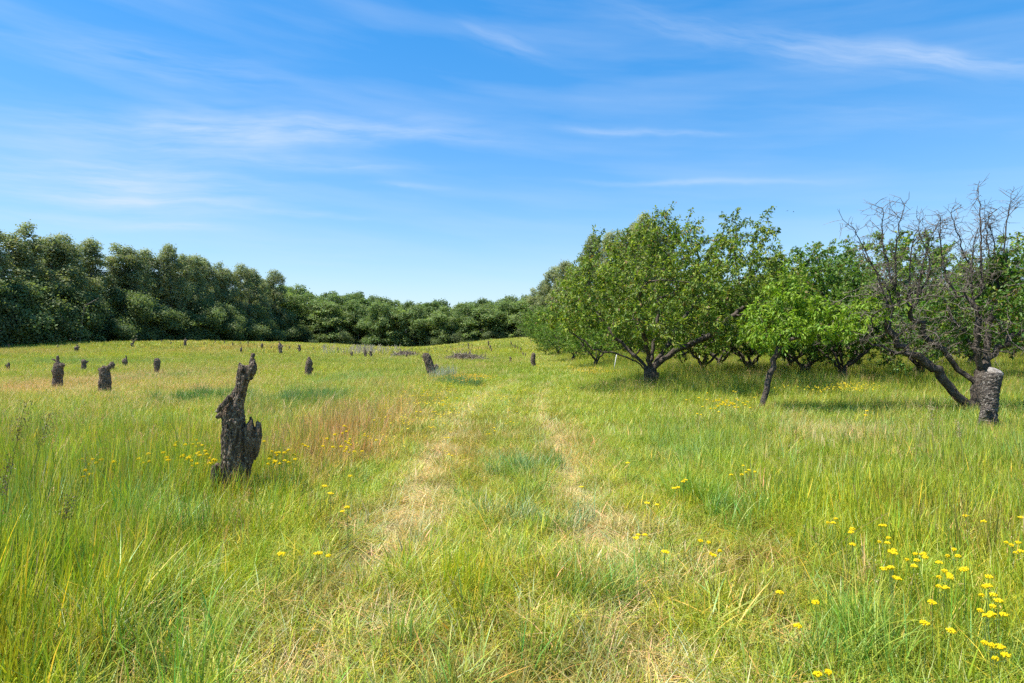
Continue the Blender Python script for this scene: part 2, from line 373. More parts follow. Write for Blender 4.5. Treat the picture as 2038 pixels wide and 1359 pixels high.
def stalks(n, R, h, rng=RNG, head=(1.5, .95, .9), hl=.16, hw=.02, nsp=16):
    """flowering stems: thin culm and a loose panicle of small spikelets"""
    parts = []
    for i in range(n):
        a = rng.random() * 6.283; r = R * math.sqrt(rng.random()); x, y = r * math.cos(a), r * math.sin(a)
        la = rng.random() * 6.283; ln = rng.uniform(.05, .4); hh = h * rng.uniform(.75, 1.15)
        pos = lambda t_: np.array([x + math.cos(la) * ln * hh * t_ ** 2, y + math.sin(la) * ln * hh * t_ ** 2, hh * (t_ - .15 * ln * t_ ** 2)])
        T = np.linspace(0, 1, 5); pts = [pos(q) for q in T]; s = np.array([-math.sin(la), math.cos(la), 0])
        V = []; 
        for q in pts: V += [q - s * .0011, q + s * .0011]
        f = [[2 * k, 2 * k + 1, 2 * k + 3, 2 * k + 2] for k in range(4)]
        parts.append((np.array(V), np.array(f), np.full((len(V), 3), 1.1) * np.array([1.3, 1.0, 1.1])))
        m = nsp; tt = 1 - rng.random(m) * hl / h
        P = np.array([pos(q) for q in tt]); wdt = hw * (1.1 - (1 - tt) / (1 - tt).max() * .1)
        o = rng.normal(size=(m, 3)) * np.array([1, 1, .5]); o /= np.linalg.norm(o, axis=1, keepdims=True)
        C0 = P + o * (wdt * rng.random(m))[:, None]; d = np.array([0, 0, 1]) + o * .5 + np.array([math.cos(la), math.sin(la), 0]) * ln
        d /= np.linalg.norm(d, axis=1, keepdims=True); sd_ = np.cross(d, rng.normal(size=(m, 3))); sd_ /= np.linalg.norm(sd_, axis=1, keepdims=True)
        sl_ = .009 * rng.uniform(.7, 1.3, (m, 1))
        V = np.stack([C0, C0 + d * sl_ + sd_ * .0026, C0 + d * sl_ * 2, C0 + d * sl_ - sd_ * .0026], 1).reshape(-1, 3)
        parts.append((V, np.arange(4 * m).reshape(m, 4), np.repeat(rng.uniform(.8, 1.2, (m, 1)) * np.array([head]), 4, 0)))
    return join(parts)
GCOL = bpy.data.collections.new('grass_kinds')     # sources of the scattered grass
def src(coln, name, vfc, mat):
    v, f, c = vfc
    o = bpy.data.objects.new(name, mesh_from(name, v, f, c, [mat])); coln.objects.link(o); return o
R0 = np.random.default_rng(21)
VAR = {}
def addvar(key, vfc):
    k = len(GCOL.objects); src(GCOL, 'g%02d_' % k + key, vfc, M_GRASS); VAR.setdefault(key, []).append(k)
# unit height meshes: scale z by grass height
for i in range(5): addvar('near', blades(46, .17, .85, .3, .0072, .34, 4, R0))
for i in range(3): addvar('near', join([blades(32, .14, .95, .25, .0105, .28, 4, R0), blades(14, .15, .6, .3, .005, .9, 4, R0)]))
for i in range(4): addvar('fine', blades(75, .16, .8, .35, .0036, .85, 3, R0))
for i in range(4): addvar('mid', blades(60, .30, .85, .28, .0075, .5, 3, R0))
for i in range(4): addvar('far', blades(110, .62, .85, .3, .014, .5, 2, R0))
for i in range(3): addvar('vfar', blades(150, 1.3, .85, .3, .034, .5, 2, R0))
for i in range(3): addvar('tuss', blades(80, .14, .95, .3, .0065, .75, 5, R0, hue=.25))
for i in range(4): addvar('stalk', stalks(5, .22, 1.0, R0))
for i in range(3): addvar('palestalk', stalks(6, .28, 1.0, R0, (1.5, 1.25, 1.1), .22, .03, 22))
for i in range(2): addvar('farstalk', stalks(26, .8, 1.0, R0, (1.4, 1.1, 1.0), .2, .035, 10))

PX, PR, PS, PI_, PT = [], [], [], [], []
def emit(x, y, key, hs, tint, wid=1.0, tilt=.10):
    n = len(x)
    if n == 0: return
    z = H(x, y) - .01
    PX.append(np.stack([x, y, z], 1))
    PR.append(np.stack([RNG.normal(size=n) * tilt, RNG.normal(size=n) * tilt + .05, RNG.random(n) * 6.283], 1))
    PS.append(np.stack([np.full(n, 1.0) * wid, np.full(n, 1.0) * wid, hs], 1))
    v = VAR[key]; PI_.append(RNG.choice(v, n)); PT.append(tint)
def scatter(y0, y1, dens, key, hscale=1.0, side=0.0, share=None, tsc=.2, wid=1.0, margin=2.0, widh=True):
    half = .95 * y1 + margin
    n = int(dens * (y1 - y0) * 2 * half)
    x = RNG.uniform(-half, half, n); y = RNG.uniform(y0, y1, n)
    k = np.abs(x) < .92 * np.maximum(y, 0) + margin; x, y = x[k], y[k]
    if share is not None:
        k = RNG.random(len(x)) < share(x, y); x, y = x[k], y[k]
    W = weights(x, y); cw = W.cumsum(1); r = RNG.random((len(x), 1)); kk = (r > cw).sum(1).clip(0, len(KN) - 1)
    pure = KC[kk]; mean = W @ KC
    mixf = {'near': .85, 'fine': .85, 'tuss': .3, 'mid': .7, 'far': .5, 'vfar': .35}.get(key, .5)
    c = pure * mixf + mean * (1 - mixf)
    c = c * RNG.uniform(1 - tsc, 1 + tsc, (len(x), 1))
    h = gheight(x, y) * RNG.uniform(.8, 1.2, len(x)) * hscale
    w_ = wid
    emit(x, y, key, h, c, w_)
near_tall = lambda x, y: .25 + .75 * sm(gheight(x, y), .22, .42)
near_fine = lambda x, y: 1 - .65 * sm(gheight(x, y), .25, .5)
scatter(.6, 10, 62, 'near', 1.12, share=near_tall)
scatter(.6, 10, 60, 'fine', 1.0, share=near_fine)
scatter(10, 27, 20, 'mid', 1.1)
scatter(10, 20, 16, 'fine', 1.0, share=near_fine)
scatter(27, 62, 5.2, 'far', 1.15)
scatter(62, 150, 1.5, 'vfar', 1.2)
scatter(1.2, 12, .6, 'tuss', 1.0, wid=1.3)
PT_stalk = np.array([.30, .20, .13])
def scatter_stalk(y0, y1, dens, key, h, share, tint=(.30, .22, .12)):
    half = .95 * y1 + 2; n = int(dens * (y1 - y0) * 2 * half)
    x = RNG.uniform(-half, half, n); y = RNG.uniform(y0, y1, n)
    k = (np.abs(x) < .92 * y + 2) & (RNG.random(n) < share(x, y)); x, y = x[k], y[k]
    emit(x, y, key, (gheight(x, y) * 1.1 + h) * RNG.uniform(.8, 1.15, len(x)), np.array(tint) * RNG.uniform(.8, 1.2, (len(x), 1)), 1.0)
off_track = lambda x, y: sm(np.abs(track_u(x, y)), 1.2, 2.6) * (.15 + .85 * sm(vn(x, y, 1.7, 44), .45, .65))
scatter_stalk(2.0, 11, 2.6, 'stalk', .10, off_track, (.22, .17, .09))
scatter_stalk(2.0, 26, 1.6, 'palestalk', .10, lambda x, y: off_track(x, y) * (.3 + .7 * (x > 1)), (.36, .31, .17))
scatter_stalk(11, 40, 1.6, 'farstalk', .10, lambda x, y: off_track(x, y) * (.5 + .5 * (x < 0)), (.50, .41, .20))
scatter_stalk(40, 100, .5, 'farstalk', .12, lambda x, y: .5 + 0 * x, (.50, .41, .20))
scatter_stalk(4, 11, 1.6, 'stalk', .12, lambda x, y: 1.0 * (x < -2), (.42, .34, .16))
# reddish seed heads of the dry patch left of the track, pale ones in the orchard grass
for (bx, by, rx, ry, k_, s_) in [b for b in BLOBS if b[4] in ('red', 'tan') and b[1] < 30]:
    n = int(min(rx * ry * 16, 700)); x = bx + RNG.normal(size=n) * rx * .6; y = by + RNG.normal(size=n) * ry * .6
    emit(x, y, 'palestalk' if by > 12 else 'stalk', (gheight(x, y) * 1.05 + .10) * RNG.uniform(.8, 1.15, n), np.array([.46, .33, .19]) * RNG.uniform(.8, 1.2, (n, 1)), 1.0)
def tussock(px, py, n, r, h, col, key='tuss', wid=.85):
    x, y = hit(px, py, .15)
    xx = x + RNG.normal(size=n) * r; yy = y + RNG.normal(size=n) * r
    emit(xx, yy, key, h * RNG.uniform(.8, 1.2, n), np.array(col) * RNG.uniform(.85, 1.15, (n, 1)), wid)
tussock(1055, 925, 9, .2, .25, (.15, .27, .07)); tussock(1385, 985, 8, .12, .34, (.26, .36, .03)); tussock(1085, 1010, 5, .2, .24, (.3, .38, .14))
tussock(610, 800, 30, .6, .42, (.10, .20, .06)); tussock(395, 798, 30, .6, .42, (.10, .20, .05)); tussock(1800, 1290, 4, .2, .32, (.28, .38, .05))
tussock(340, 1290, 4, .25, .42, (.28, .38, .05)); tussock(1740, 1300, 4, .1, .3, (.26, .36, .05)); tussock(870, 1330, 5, .22, .26, (.28, .37, .05)); tussock(1170, 1130, 6, .2, .26, (.27, .36, .06))
tussock(905, 765, 26, .45, .42, (.14, .24, .08)); tussock(1490, 1000, 9, .25, .34, (.2, .32, .04)); tussock(200, 1100, 9, .3, .5, (.24, .35, .05))

def scatter_object(name, coln, P, R_, S_, I_, T_, label, kind='stuff'):
    me = bpy.data.meshes.new(name); me.vertices.add(len(P)); me.vertices.foreach_set('co', P.astype(np.float32).ravel())
    for nm, arr in (('rot', R_), ('scl', S_)):
        at = me.attributes.new(nm, 'FLOAT_VECTOR', 'POINT'); at.data.foreach_set('vector', arr.astype(np.float32).ravel())
    at = me.attributes.new('idx', 'INT', 'POINT'); at.data.foreach_set('value', I_.astype(np.int32))
    at = me.attributes.new('tint', 'FLOAT_COLOR', 'POINT'); c = np.ones((len(P), 4), np.float32); c[:, :3] = T_; at.data.foreach_set('color', c.ravel())
    o = obj(name, me)
    ng = bpy.data.node_groups.new(name + '_scatter', 'GeometryNodeTree')
    ng.interface.new_socket('Geometry', in_out='INPUT', socket_type='NodeSocketGeometry'); ng.interface.new_socket('Geometry', in_out='OUTPUT', socket_type='NodeSocketGeometry')
    gi = ng.nodes.new('NodeGroupInput'); gout = ng.nodes.new('NodeGroupOutput')
    ci = ng.nodes.new('GeometryNodeCollectionInfo'); ci.inputs['Collection'].default_value = coln
    ci.inputs['Separate Children'].default_value = True; ci.inputs['Reset Children'].default_value = True
    ip = ng.nodes.new('GeometryNodeInstanceOnPoints'); ip.inputs['Pick Instance'].default_value = True
    def at_(n_, ty):
        q = ng.nodes.new('GeometryNodeInputNamedAttribute'); q.data_type = ty; q.inputs[0].default_value = n_; return q.outputs[0]
    ng.links.new(gi.outputs[0], ip.inputs['Points']); ng.links.new(ci.outputs[0], ip.inputs['Instance'])
    ng.links.new(at_('idx', 'INT'), ip.inputs['Instance Index'])
    e2r = ng.nodes.new('FunctionNodeEulerToRotation'); ng.links.new(at_('rot', 'FLOAT_VECTOR'), e2r.inputs[0])
    ng.links.new(e2r.outputs[0], ip.inputs['Rotation']); ng.links.new(at_('scl', 'FLOAT_VECTOR'), ip.inputs['Scale'])
    ng.links.new(ip.outputs[0], gout.inputs[0])
    md = o.modifiers.new('scatter', 'NODES'); md.node_group = ng
    return tag(o, label, 'grass', None, kind)
PXa = np.concatenate(PX)
print('grass instances', len(PXa))
scatter_object('grass', GCOL, PXa, np.concatenate(PR), np.concatenate(PS), np.concatenate(PI_), np.concatenate(PT),
               'long green and straw coloured meadow grass with seed heads')

# ------------------------------------------------------------------ tubes and tree skeletons
def tube(pts, rad, sides):
    P = np.asarray(pts, float); n = len(P); rad = np.asarray(rad, float)
    T = np.gradient(P, axis=0); T /= np.linalg.norm(T, axis=1, keepdims=True) + 1e-9
    up = np.array([.31, .17, .93]) if abs(T[0, 2]) < .9 else np.array([1., .1, 0])
    u = np.cross(T[0], up); u /= np.linalg.norm(u); U = [u]
    for i in range(1, n):
        u = U[-1] - T[i] * np.dot(U[-1], T[i]); u /= np.linalg.norm(u) + 1e-9; U.append(u)
    U = np.array(U); Wv = np.cross(T, U)
    a = np.arange(sides) * 2 * math.pi / sides
    V = P[:, None] + rad[:, None, None] * (np.cos(a)[None, :, None] * U[:, None] + np.sin(a)[None, :, None] * Wv[:, None])
    i = np.arange(n - 1)[:, None] * sides; j = np.arange(sides)[None, :]; j2 = (j + 1) % sides
    f = np.stack([i + j, i + j2, i + sides + j2, i + sides + j], -1).reshape(-1, 4)
    return V.reshape(-1, 3), f
class Skel:
    def __init__(s): s.P = []; s.par = []
    def add(s, p, par): s.P.append(np.asarray(p, float)); s.par.append(par); return len(s.P) - 1
    def line(s, pts, par, step=.2, jit=.02, rng=None):
        """nodes along a polyline"""
        prev = par
        cur = s.P[par] if par >= 0 else np.asarray(pts[0], float)
        if par < 0: prev = s.add(cur, -1); pts = pts[1:]
        for q in pts:
            q = np.asarray(q, float); d = np.linalg.norm(q - cur); k = max(1, int(round(d / step)))
            for i in range(1, k + 1):
                p = cur + (q - cur) * i / k + (rng.normal(size=3) * jit if rng is not None and i < k else 0)
                prev = s.add(p, prev)
            cur = q
        return prev
    def grow(s, A, step, infl, kill, iters=120, grav=0.0, rng=None, jit=.12):
        A = np.array(A); alive = np.ones(len(A), bool)
        P = np.array(s.P); D = np.full(len(A), 1e9); nn = np.zeros(len(A), int)
        for i in range(len(P)):
            d = np.linalg.norm(A - P[i], axis=1); k = d < D; D[k] = d[k]; nn[k] = i
        for it in range(iters):
            act = alive & (D < infl)
            if not act.any(): break
            ids = np.unique(nn[act]); new = []
            for i in ids:
                v = A[act & (nn == i)] - s.P[i]; v = (v / (np.linalg.norm(v, axis=1, keepdims=True) + 1e-9)).sum(0)
                v /= np.linalg.norm(v) + 1e-9
                v = v + rng.normal(size=3) * jit; v[2] += grav; v /= np.linalg.norm(v) + 1e-9
                new.append(s.add(s.P[i] + v * step, int(i)))
            for i in new:
                d = np.linalg.norm(A - s.P[i], axis=1); k = d < D; D[k] = d[k]; nn[k] = i
            alive &= D > kill
            if len(s.P) > 9000: break
    def radii(s, tip=.006, ex=2.3, mx=None, pw=1.15):
        n = len(s.P); acc = np.zeros(n); 
        kids = [[] for _ in range(n)]
        for i, p in enumerate(s.par):
            if p >= 0: kids[p].append(i)
        r = np.zeros(n)
        for i in range(n - 1, -1, -1):
            r[i] = max(tip, sum(r[k] ** ex for k in kids[i]) ** (1 / ex)) if kids[i] else tip
        # children always have a larger index than their parent
        if mx: r = tip + (mx - tip) * ((r - tip) / (r[0] - tip)) ** pw
        s.r = r; s.kids = kids; return r
    def mesh(s, rmin=0, rmax=9, cut=None):
        P = np.array(s.P); V = []; Fq = []; k = 0
        start = [(-1, i) for i, p in enumerate(s.par) if p < 0]
        stack = start[:]
        while stack:
            par, i = stack.pop(); ch = [] if par < 0 else [par]
            rr = [] if par < 0 else [min(s.r[par], s.r[i] * 1.25)]
            while True:
                ch.append(i); rr.append(s.r[i]); c = s.kids[i]
                if not c: break
                c = sorted(c, key=lambda q: -s.r[q])
                for q in c[1:]: stack.append((i, q))
                i = c[0]
            pts = P[ch]; rr = np.array(rr)
            if not len(s.kids[ch[-1]]): rr[-1] *= .5
            m = max(rr)
            if len(pts) < 2 or m < rmin or m > rmax: continue
            sides = 10 if m > .1 else 7 if m > .04 else 5 if m > .015 else 3
            v, f = tube(pts, rr, sides); V.append(v); Fq.append(f + k); k += len(v)
        return np.concatenate(V), np.concatenate(Fq)
def leaves(C, D, Lh, Wd, rng, cols, droop=.5, up=None):
    """folded leaf faces at C pointing along D"""
    n = len(C); D = D + rng.normal(size=(n, 3)) * .45; D[:, 2] -= droop; D /= np.linalg.norm(D, axis=1, keepdims=True)
    Nn = rng.normal(size=(n, 3)) * .55; Nn[:, 2] += 1.0; S = np.cross(D, Nn); S /= np.linalg.norm(S, axis=1, keepdims=True) + 1e-9
    Nn = np.cross(S, D); l = Lh * rng.uniform(.65, 1.25, (n, 1)); wv = Wd * rng.uniform(.7, 1.2, (n, 1))
    mid = C + D * l * .45
    V = np.stack([C, mid + S * wv * .5 + Nn * wv * .16, C + D * l - Nn * l * .10, mid - S * wv * .5 + Nn * wv * .16], 1).reshape(-1, 3)
    b = np.arange(n) * 4
    f = np.concatenate([np.stack([b, b + 1, b + 2], 1), np.stack([b, b + 2, b + 3], 1)])
    return V, f, np.repeat(cols, 4, 0)
def leafcols(n, rng, base, var=.22, young=.12, yc=(.22, .26, .03), bronze=.06):
    c = np.array(base) * rng.uniform(1 - var, 1 + var, (n, 1)); h = rng.normal(size=n) * .12
    c[:, 0] *= 1 + h
    y = rng.random(n) < young; c[y] = np.array(yc) * rng.uniform(.8, 1.2, (y.sum(), 1))
    z = rng.random(n) < bronze; c[z] = np.array([.20, .13, .05]) * rng.uniform(.7, 1.3, (z.sum(), 1))
    return c
def cherry(seed, env, scaff, n_attr=900, trunk_r=.2, step=.2, infl=1.8, kill=.34, leaf=(.11, .05), per=7, base=(.10, .19, .028), young=.12, leaf_share=1.0,
           twigs=1.0, bare_low=.25, tip=.0055, droop=.55, bronze=.06, yc=(.22, .28, .03), plumes=None):
    """env(rng,n) gives attractors; scaff = list of polylines, first is the trunk"""
    rng = np.random.default_rng(seed); s = Skel()
    ends = []
    for q in scaff:
        if q[0] is None or not s.P: ends.append(s.line(q[1:] if q[0] is None else q, -1, .16, .015, rng)); continue
        p0 = np.array(q[0]); P = np.array(s.P); par = int(np.argmin(np.linalg.norm(P - p0, axis=1)))
        s.line(q[1:], par, .18, .03, rng)
    A = env(rng, n_attr)
    if plumes is not None: A = np.concatenate([A] + [np.array(p_[:3]) + rng.normal(size=(p_[4], 3)) * p_[3] * np.array([1, 1, 1.3]) for p_ in plumes])
    s.grow(A, step, infl, kill, rng=rng)
    # short side twigs
    P = np.array(s.P); n0 = len(P); 
    s.radii(tip, 2.3, trunk_r)
    thin = [i for i in range(n0) if s.r[i] < .028 and P[i, 2] > .5]
    for i in thin:
        if rng.random() < .75 * twigs:
            d = P[i] - P[s.par[i]]; d /= np.linalg.norm(d) + 1e-9; v = d * .4 + rng.normal(size=3) * .7; v /= np.linalg.norm(v); v[2] += .15
            L_ = rng.uniform(.08, .3); m = s.add(P[i] + v * L_ * .5, i); s.add(P[i] + v * L_ + rng.normal(size=3) * .03, m)
    s.radii(tip, 2.3, trunk_r, 1.7)
    wood = s.mesh()
    P = np.array(s.P); r = s.r
    cand = np.array([i for i in range(len(P)) if r[i] < .011 and s.par[i] >= 0])
    zrel = P[cand, 2]; zmin = np.percentile(P[cand, 2], 3); ztop = P[cand, 2].max()
    # inner and low twigs are often leafless
    ctr = np.array([P[:, 0].mean(), P[:, 1].mean()]); rad = np.linalg.norm(P[cand, :2] - ctr, axis=1); hh = (P[cand, 2] - zmin) / (ztop - zmin)
    out = rad / rad.max() + hh
    keep = rng.random(len(cand)) < leaf_share * (bare_low + (1 - bare_low) * sm(out, .25, .7))
    cand = cand[keep]; k = per
    C = np.repeat(P[cand], k, 0); d = P[cand] - P[[s.par[i] for i in cand]]; d /= np.linalg.norm(d, axis=1, keepdims=True) + 1e-9
    d = np.repeat(d, k, 0) * .6 + rng.normal(size=(len(C), 3)) * .5
    C = C + rng.normal(size=C.shape) * .035
    ci = np.repeat(rng.uniform(.75, 1.25, len(cand)), k)
    cols = leafcols(len(C), rng, base, .2, young, yc, bronze) * ci[:, None]
    V, f, c = leaves(C, d, leaf[0], leaf[1], rng, cols, droop)
    print('tree', seed, 'nodes', len(P), 'leaves', len(C))
    return wood, (V, f, c), s
def tree_thing(name, loc, wood, fol, label, cat, group=None, bark=None, leafm=None, rz=0, part='trunk', crown='crown'):
    o = empty(name, loc, label, cat, group, rz)
    obj(part, mesh_from(name + '_' + part, wood[0], wood[1], None, [bark or M_BARK], smooth=True), o)
    if fol is not None: obj(crown, mesh_from(name + '_' + crown, *fol, [leafm or M_CHERRY]), o)
    return o

# --- the big cherry tree beside the track
def env_poly(tx, tz, bot, dep, xr, power=2.0, void=None):
    def env(rng, n):
        out = []
        while len(out) < n:
            x = rng.uniform(xr[0], xr[1]); y = rng.uniform(-dep, dep)
            if (abs(y) / dep) ** power > 1: continue
            top = np.interp(x, tx, tz) * (1 - .42 * (abs(y) / dep) ** 2) + .25 * math.sin(x * 3 + y * 2)
            b = np.interp(x, [xr[0], (xr[0] + xr[1]) / 2, xr[1]], bot) 
            xm = (x - (xr[0] + xr[1]) / 2) / ((xr[1] - xr[0]) / 2)
            if xm * xm + (y / dep) ** 2 > 1.02: continue
            if top - b < .15: continue
            u = rng.random() ** .75; z = b + (top - b) * u
            if void and noise.noise(Vector((x * .75 + 3, y * .75, z * .9))) < void: continue
            out.append((x, y, z))
        return np.array(out)
    return env
bx_, by_ = hit(1293, 772, .35); by_ = 18.4; bx_ = (1295 - CX) / F * by_; k65 = F / by_
gz0 = Hs(bx_, by_); gy0 = CY + (CAMZ - gz0) * F / by_
tx = [(x - 1295) / k65 for x in (1070, 1110, 1150, 1200, 1260, 1330, 1362, 1385, 1412, 1450, 1490, 1518, 1590)]
tz = [(gy0 - y) / k65 for y in (640, 580, 500, 490, 455, 408, 470, 418, 475, 450, 420, 500, 530)]
hero_w, hero_f, hs = cherry(101, env_poly(tx, tz, (2.15, 1.25, 1.8), 3.5, (-3.5, 4.6), void=-.14),
    [[None, (0, 0, -.05), (0.02, 0, .35), (0, 0, .75)],
     [(0, 0, .6), (-.45, -.1, 1.0), (-1.1, -.2, 1.25), (-1.8, -.2, 1.35), (-2.3, -.1, 1.8), (-2.8, 0, 2.3)],
     [(0, 0, .75), (-.5, .2, 1.2), (-1.1, .6, 1.9), (-1.6, .9, 2.6)], [(0, 0, .75), (-.15, -.3, 1.3), (-.5, -.9, 2.2), (-.6, -1.4, 3.0)],
     [(0, 0, .75), (.1, .1, 1.4), (.25, .2, 2.3), (.3, .3, 3.3)], [(0, 0, .7), (.4, -.1, 1.1), (1.0, -.3, 1.45), (1.7, -.4, 1.8), (2.4, -.5, 2.4), (3.1, -.3, 2.9)],
     [(0, 0, .75), (.5, .4, 1.3), (1.1, .9, 2.1), (1.8, 1.4, 2.9)]], 2700, .23, .18, 1.8, .27, per=9, leaf=(.115, .05), base=(.13, .205, .028), young=.25, bare_low=.45, yc=(.26, .32, .035),
    plumes=[((px - 1295) / k65, dy, (gy0 - py - 18) / k65, rr / k65, n) for px, py, dy, rr, n in ((1326, 428, 0, 14, 22), (1340, 470, -.3, 20, 20), (1386, 436, .3, 13, 18), (1396, 480, .2, 22, 22), (1485, 436, .1, 20, 26), (1440, 470, -.4, 22, 24), (1505, 480, .3, 20, 18), (1165, 498, .2, 14, 14), (1225, 470, .4, 16, 16), (1290, 455, -.4, 18, 18))])
tree_thing('cherry_tree', (bx_, by_, gz0), hero_w, hero_f, 'big spreading cherry tree in full leaf beside the track', 'tree', 'orchard trees')

# --- orchard trees, four kinds of crown
def env_round(R, zc, hz, lob=.25):
    def env(rng, n):
        ph = rng.random(5) * 6.28; out = []
        while len(out) < n:
            v = rng.normal(size=3); v /= np.linalg.norm(v); th = math.atan2(v[1], v[0])
            rr = 1 + lob * (math.sin(2 * th + ph[0]) * .6 + math.sin(3 * th + ph[1]) * .5 + .5 * math.sin(5 * th + ph[2] + 3 * v[2]))
            u = rng.random() ** .42
            p = np.array([v[0] * R * rr * u, v[1] * R * rr * u, zc + v[2] * hz * (rr * .6 + .4) * u])
            if p[2] < 1.0 + .15 * math.sin(th * 2): continue
            out.append(p)
        return np.array(out)
    return env
def scaff_std(rng, n=5, fh=.8):
    s = [[None, (0, 0, -.05), (rng.normal() * .05, rng.normal() * .05, fh)]]
    a0 = rng.random() * 6.28
    for i in range(n):
        a = a0 + i * 6.28 / n + rng.normal() * .2; e = rng.uniform(.5, 1.0)
        s.append([(0, 0, fh - rng.random() * .2)] + [(math.cos(a) * q, math.sin(a) * q, fh + q * e + q * q * .12) for q in (.5, 1.0, 1.6)])
    return s
ORCH = []
for i, (R, zc, hz, na, ls, low, yng, base) in enumerate([(3.4, 2.75, 2.1, 1100, 1.0, .4, .12, (.14, .24, .034)), (3.1, 2.9, 2.3, 950, .85, .25, .1, (.13, .22, .036)),
                                            (3.4, 2.7, 2.1, 1100, 1, .3, .22, (.17, .28, .034)), (2.8, 2.7, 2.0, 750, .5, .05, .05, (.13, .2, .04))]):
    rg = np.random.default_rng(300 + i)
    w_, f_, _ = cherry(200 + i, env_round(R, zc, hz), scaff_std(rg, 5 + i % 2), na, .18, .22, 2.2, .36, (.135, .072), 8, base, yng, ls, 1.0, low)
    ORCH.append((w_, f_))
# bare one
def bare(seed, env, scaff, n, tr, sprouts, leafy=.05, spk=1.0, **kw):
    rng = np.random.default_rng(seed); s = Skel()
    for q in scaff:
        if q[0] is None: s.line(q[1:], -1, .14, .015, rng); continue
        P = np.array(s.P); par = int(np.argmin(np.linalg.norm(P - np.array(q[0]), axis=1))); s.line(q[1:], par, .16, .035, rng)
    s.grow(env(rng, n), .15, 1.7, .26, rng=rng, jit=.3)
    # upright shoots with spurs
    for (sx, sy, sz, tx_, ty_, tz_) in sprouts:
        P = np.array(s.P); par = int(np.argmin(np.linalg.norm(P - np.array([sx, sy, sz]), axis=1)))
        p0 = P[par]; k0 = len(s.P); a, b = p0, np.array([tx_, ty_, tz_]); bow = rng.normal(size=3) * .10
        pts = [a + (b - a) * q + bow * math.sin(q * 3.14) for q in (.25, .5, .75, 1)]
        s.line(pts, par, .11, .012, rng)
        for j in range(k0, len(s.P)):
            if rng.random() < .75:
                v = rng.normal(size=3); v[2] = abs(v[2]) * .5 + .5; v /= np.linalg.norm(v); L_ = rng.uniform(.05, .42) * (1 - .5 * (j - k0) / max(1, len(s.P) - k0))
                m = s.add(s.P[j] + v * L_ * .5, j); m2 = s.add(s.P[j] + v * L_ + rng.normal(size=3) * .015, m)
                if L_ > .2:
                    for q in range(2): s.add(s.P[m] + rng.normal(size=3) * .06 + v * .04, m)
    P = np.array(s.P); s.radii(.0043, 2.25, tr, 1.6)
    for i in range(len(P)):
        if s.r[i] < .022 and P[i, 2] > 1.0 and s.par[i] >= 0:
            for q in range(2):
                if rng.random() < .8 * spk:
                    d = P[i] - P[s.par[i]]; d /= np.linalg.norm(d) + 1e-9; v = d * .35 + rng.normal(size=3) * .65; v /= np.linalg.norm(v); L_ = rng.uniform(.05, .34)
                    m = s.add(P[i] + v * L_ * .5, i); m2 = s.add(P[i] + v * L_ + rng.normal(size=3) * .04, m)
                    if L_ > .18: s.add(P[i] + v * L_ * .8 + rng.normal(size=3) * .07, m)
    s.radii(.0043, 2.25, tr, 1.6)
    P = np.array(s.P); cand = np.array([i for i in range(len(P)) if s.r[i] < .008 and P[i, 2] < 3.4])
    if leafy > 0:
        # leaves survive on a few limbs only
        cl = rng.random((5, 3)) * np.array([4.6, 3, 1.7]) + np.array([-2.3, -1.5, 1.7]) if 'cl' not in kw else np.array(kw['cl'])
        d = np.min(np.linalg.norm(P[cand][:, None] - cl[None], axis=2), axis=1)
        cand = cand[(d < kw.get('clr', .55)) & (rng.random(len(cand)) < .6)]
        C = np.repeat(P[cand], 6, 0) + rng.normal(size=(len(cand) * 6, 3)) * .035
        fol = leaves(C, rng.normal(size=C.shape), .105, .05, rng, leafcols(len(C), rng, (.12, .22, .03), .2, .2), .5)
    else: fol = None
    print('bare', seed, len(P))
    thick = s.mesh(rmin=.016); thin = s.mesh(rmax=.016)
    return thick, thin, fol
sprs = [(-.1, 0, 2.8, -.05, 0, 4.78), (.2, .1, 2.7, .15, .1, 4.3), (.55, 0, 2.8, .62, 0, 4.62), (.3, .1, 2.6, .35, .2, 4.0), (-.6, .1, 2.5, -.75, .1, 4.2), (-.9, .2, 2.5, -1.15, .2, 3.9), (.9, 0, 2.6, 1.3, .1, 3.9),
        (-1.5, .1, 2.5, -1.5, .1, 4.45), (-1.7, .1, 2.5, -1.95, .1, 4.35), (-1.4, .1, 2.4, -1.2, .1, 4.1), (-2.0, .2, 2.3, -2.6, .1, 4.0), (-1.2, .1, 2.4, -.85, .1, 4.0), (1.5, .2, 2.6, 1.8, .2, 3.7), (-.3, -.1, 2.4, -.25, -.3, 4.0), (-2.1, 0, 2.2, -2.5, -.2, 3.3), (.0, .3, 2.6, -.4, .3, 4.3)]
def env_box(x0, x1, dep, z0, z1):
    def env(rng, n):
        x = rng.uniform(x0, x1, n); y = rng.uniform(-dep, dep, n); xm = (x - (x0 + x1) / 2) / ((x1 - x0) / 2)
        top = z1 - .8 * xm ** 2 - .3 * (y / dep) ** 2; return np.stack([x, y, z0 + .25 * xm ** 2 + (top - z0) * rng.random(n)], 1)
    return env
DB = 12.4; DBX = (1952 - CX) / F * DB
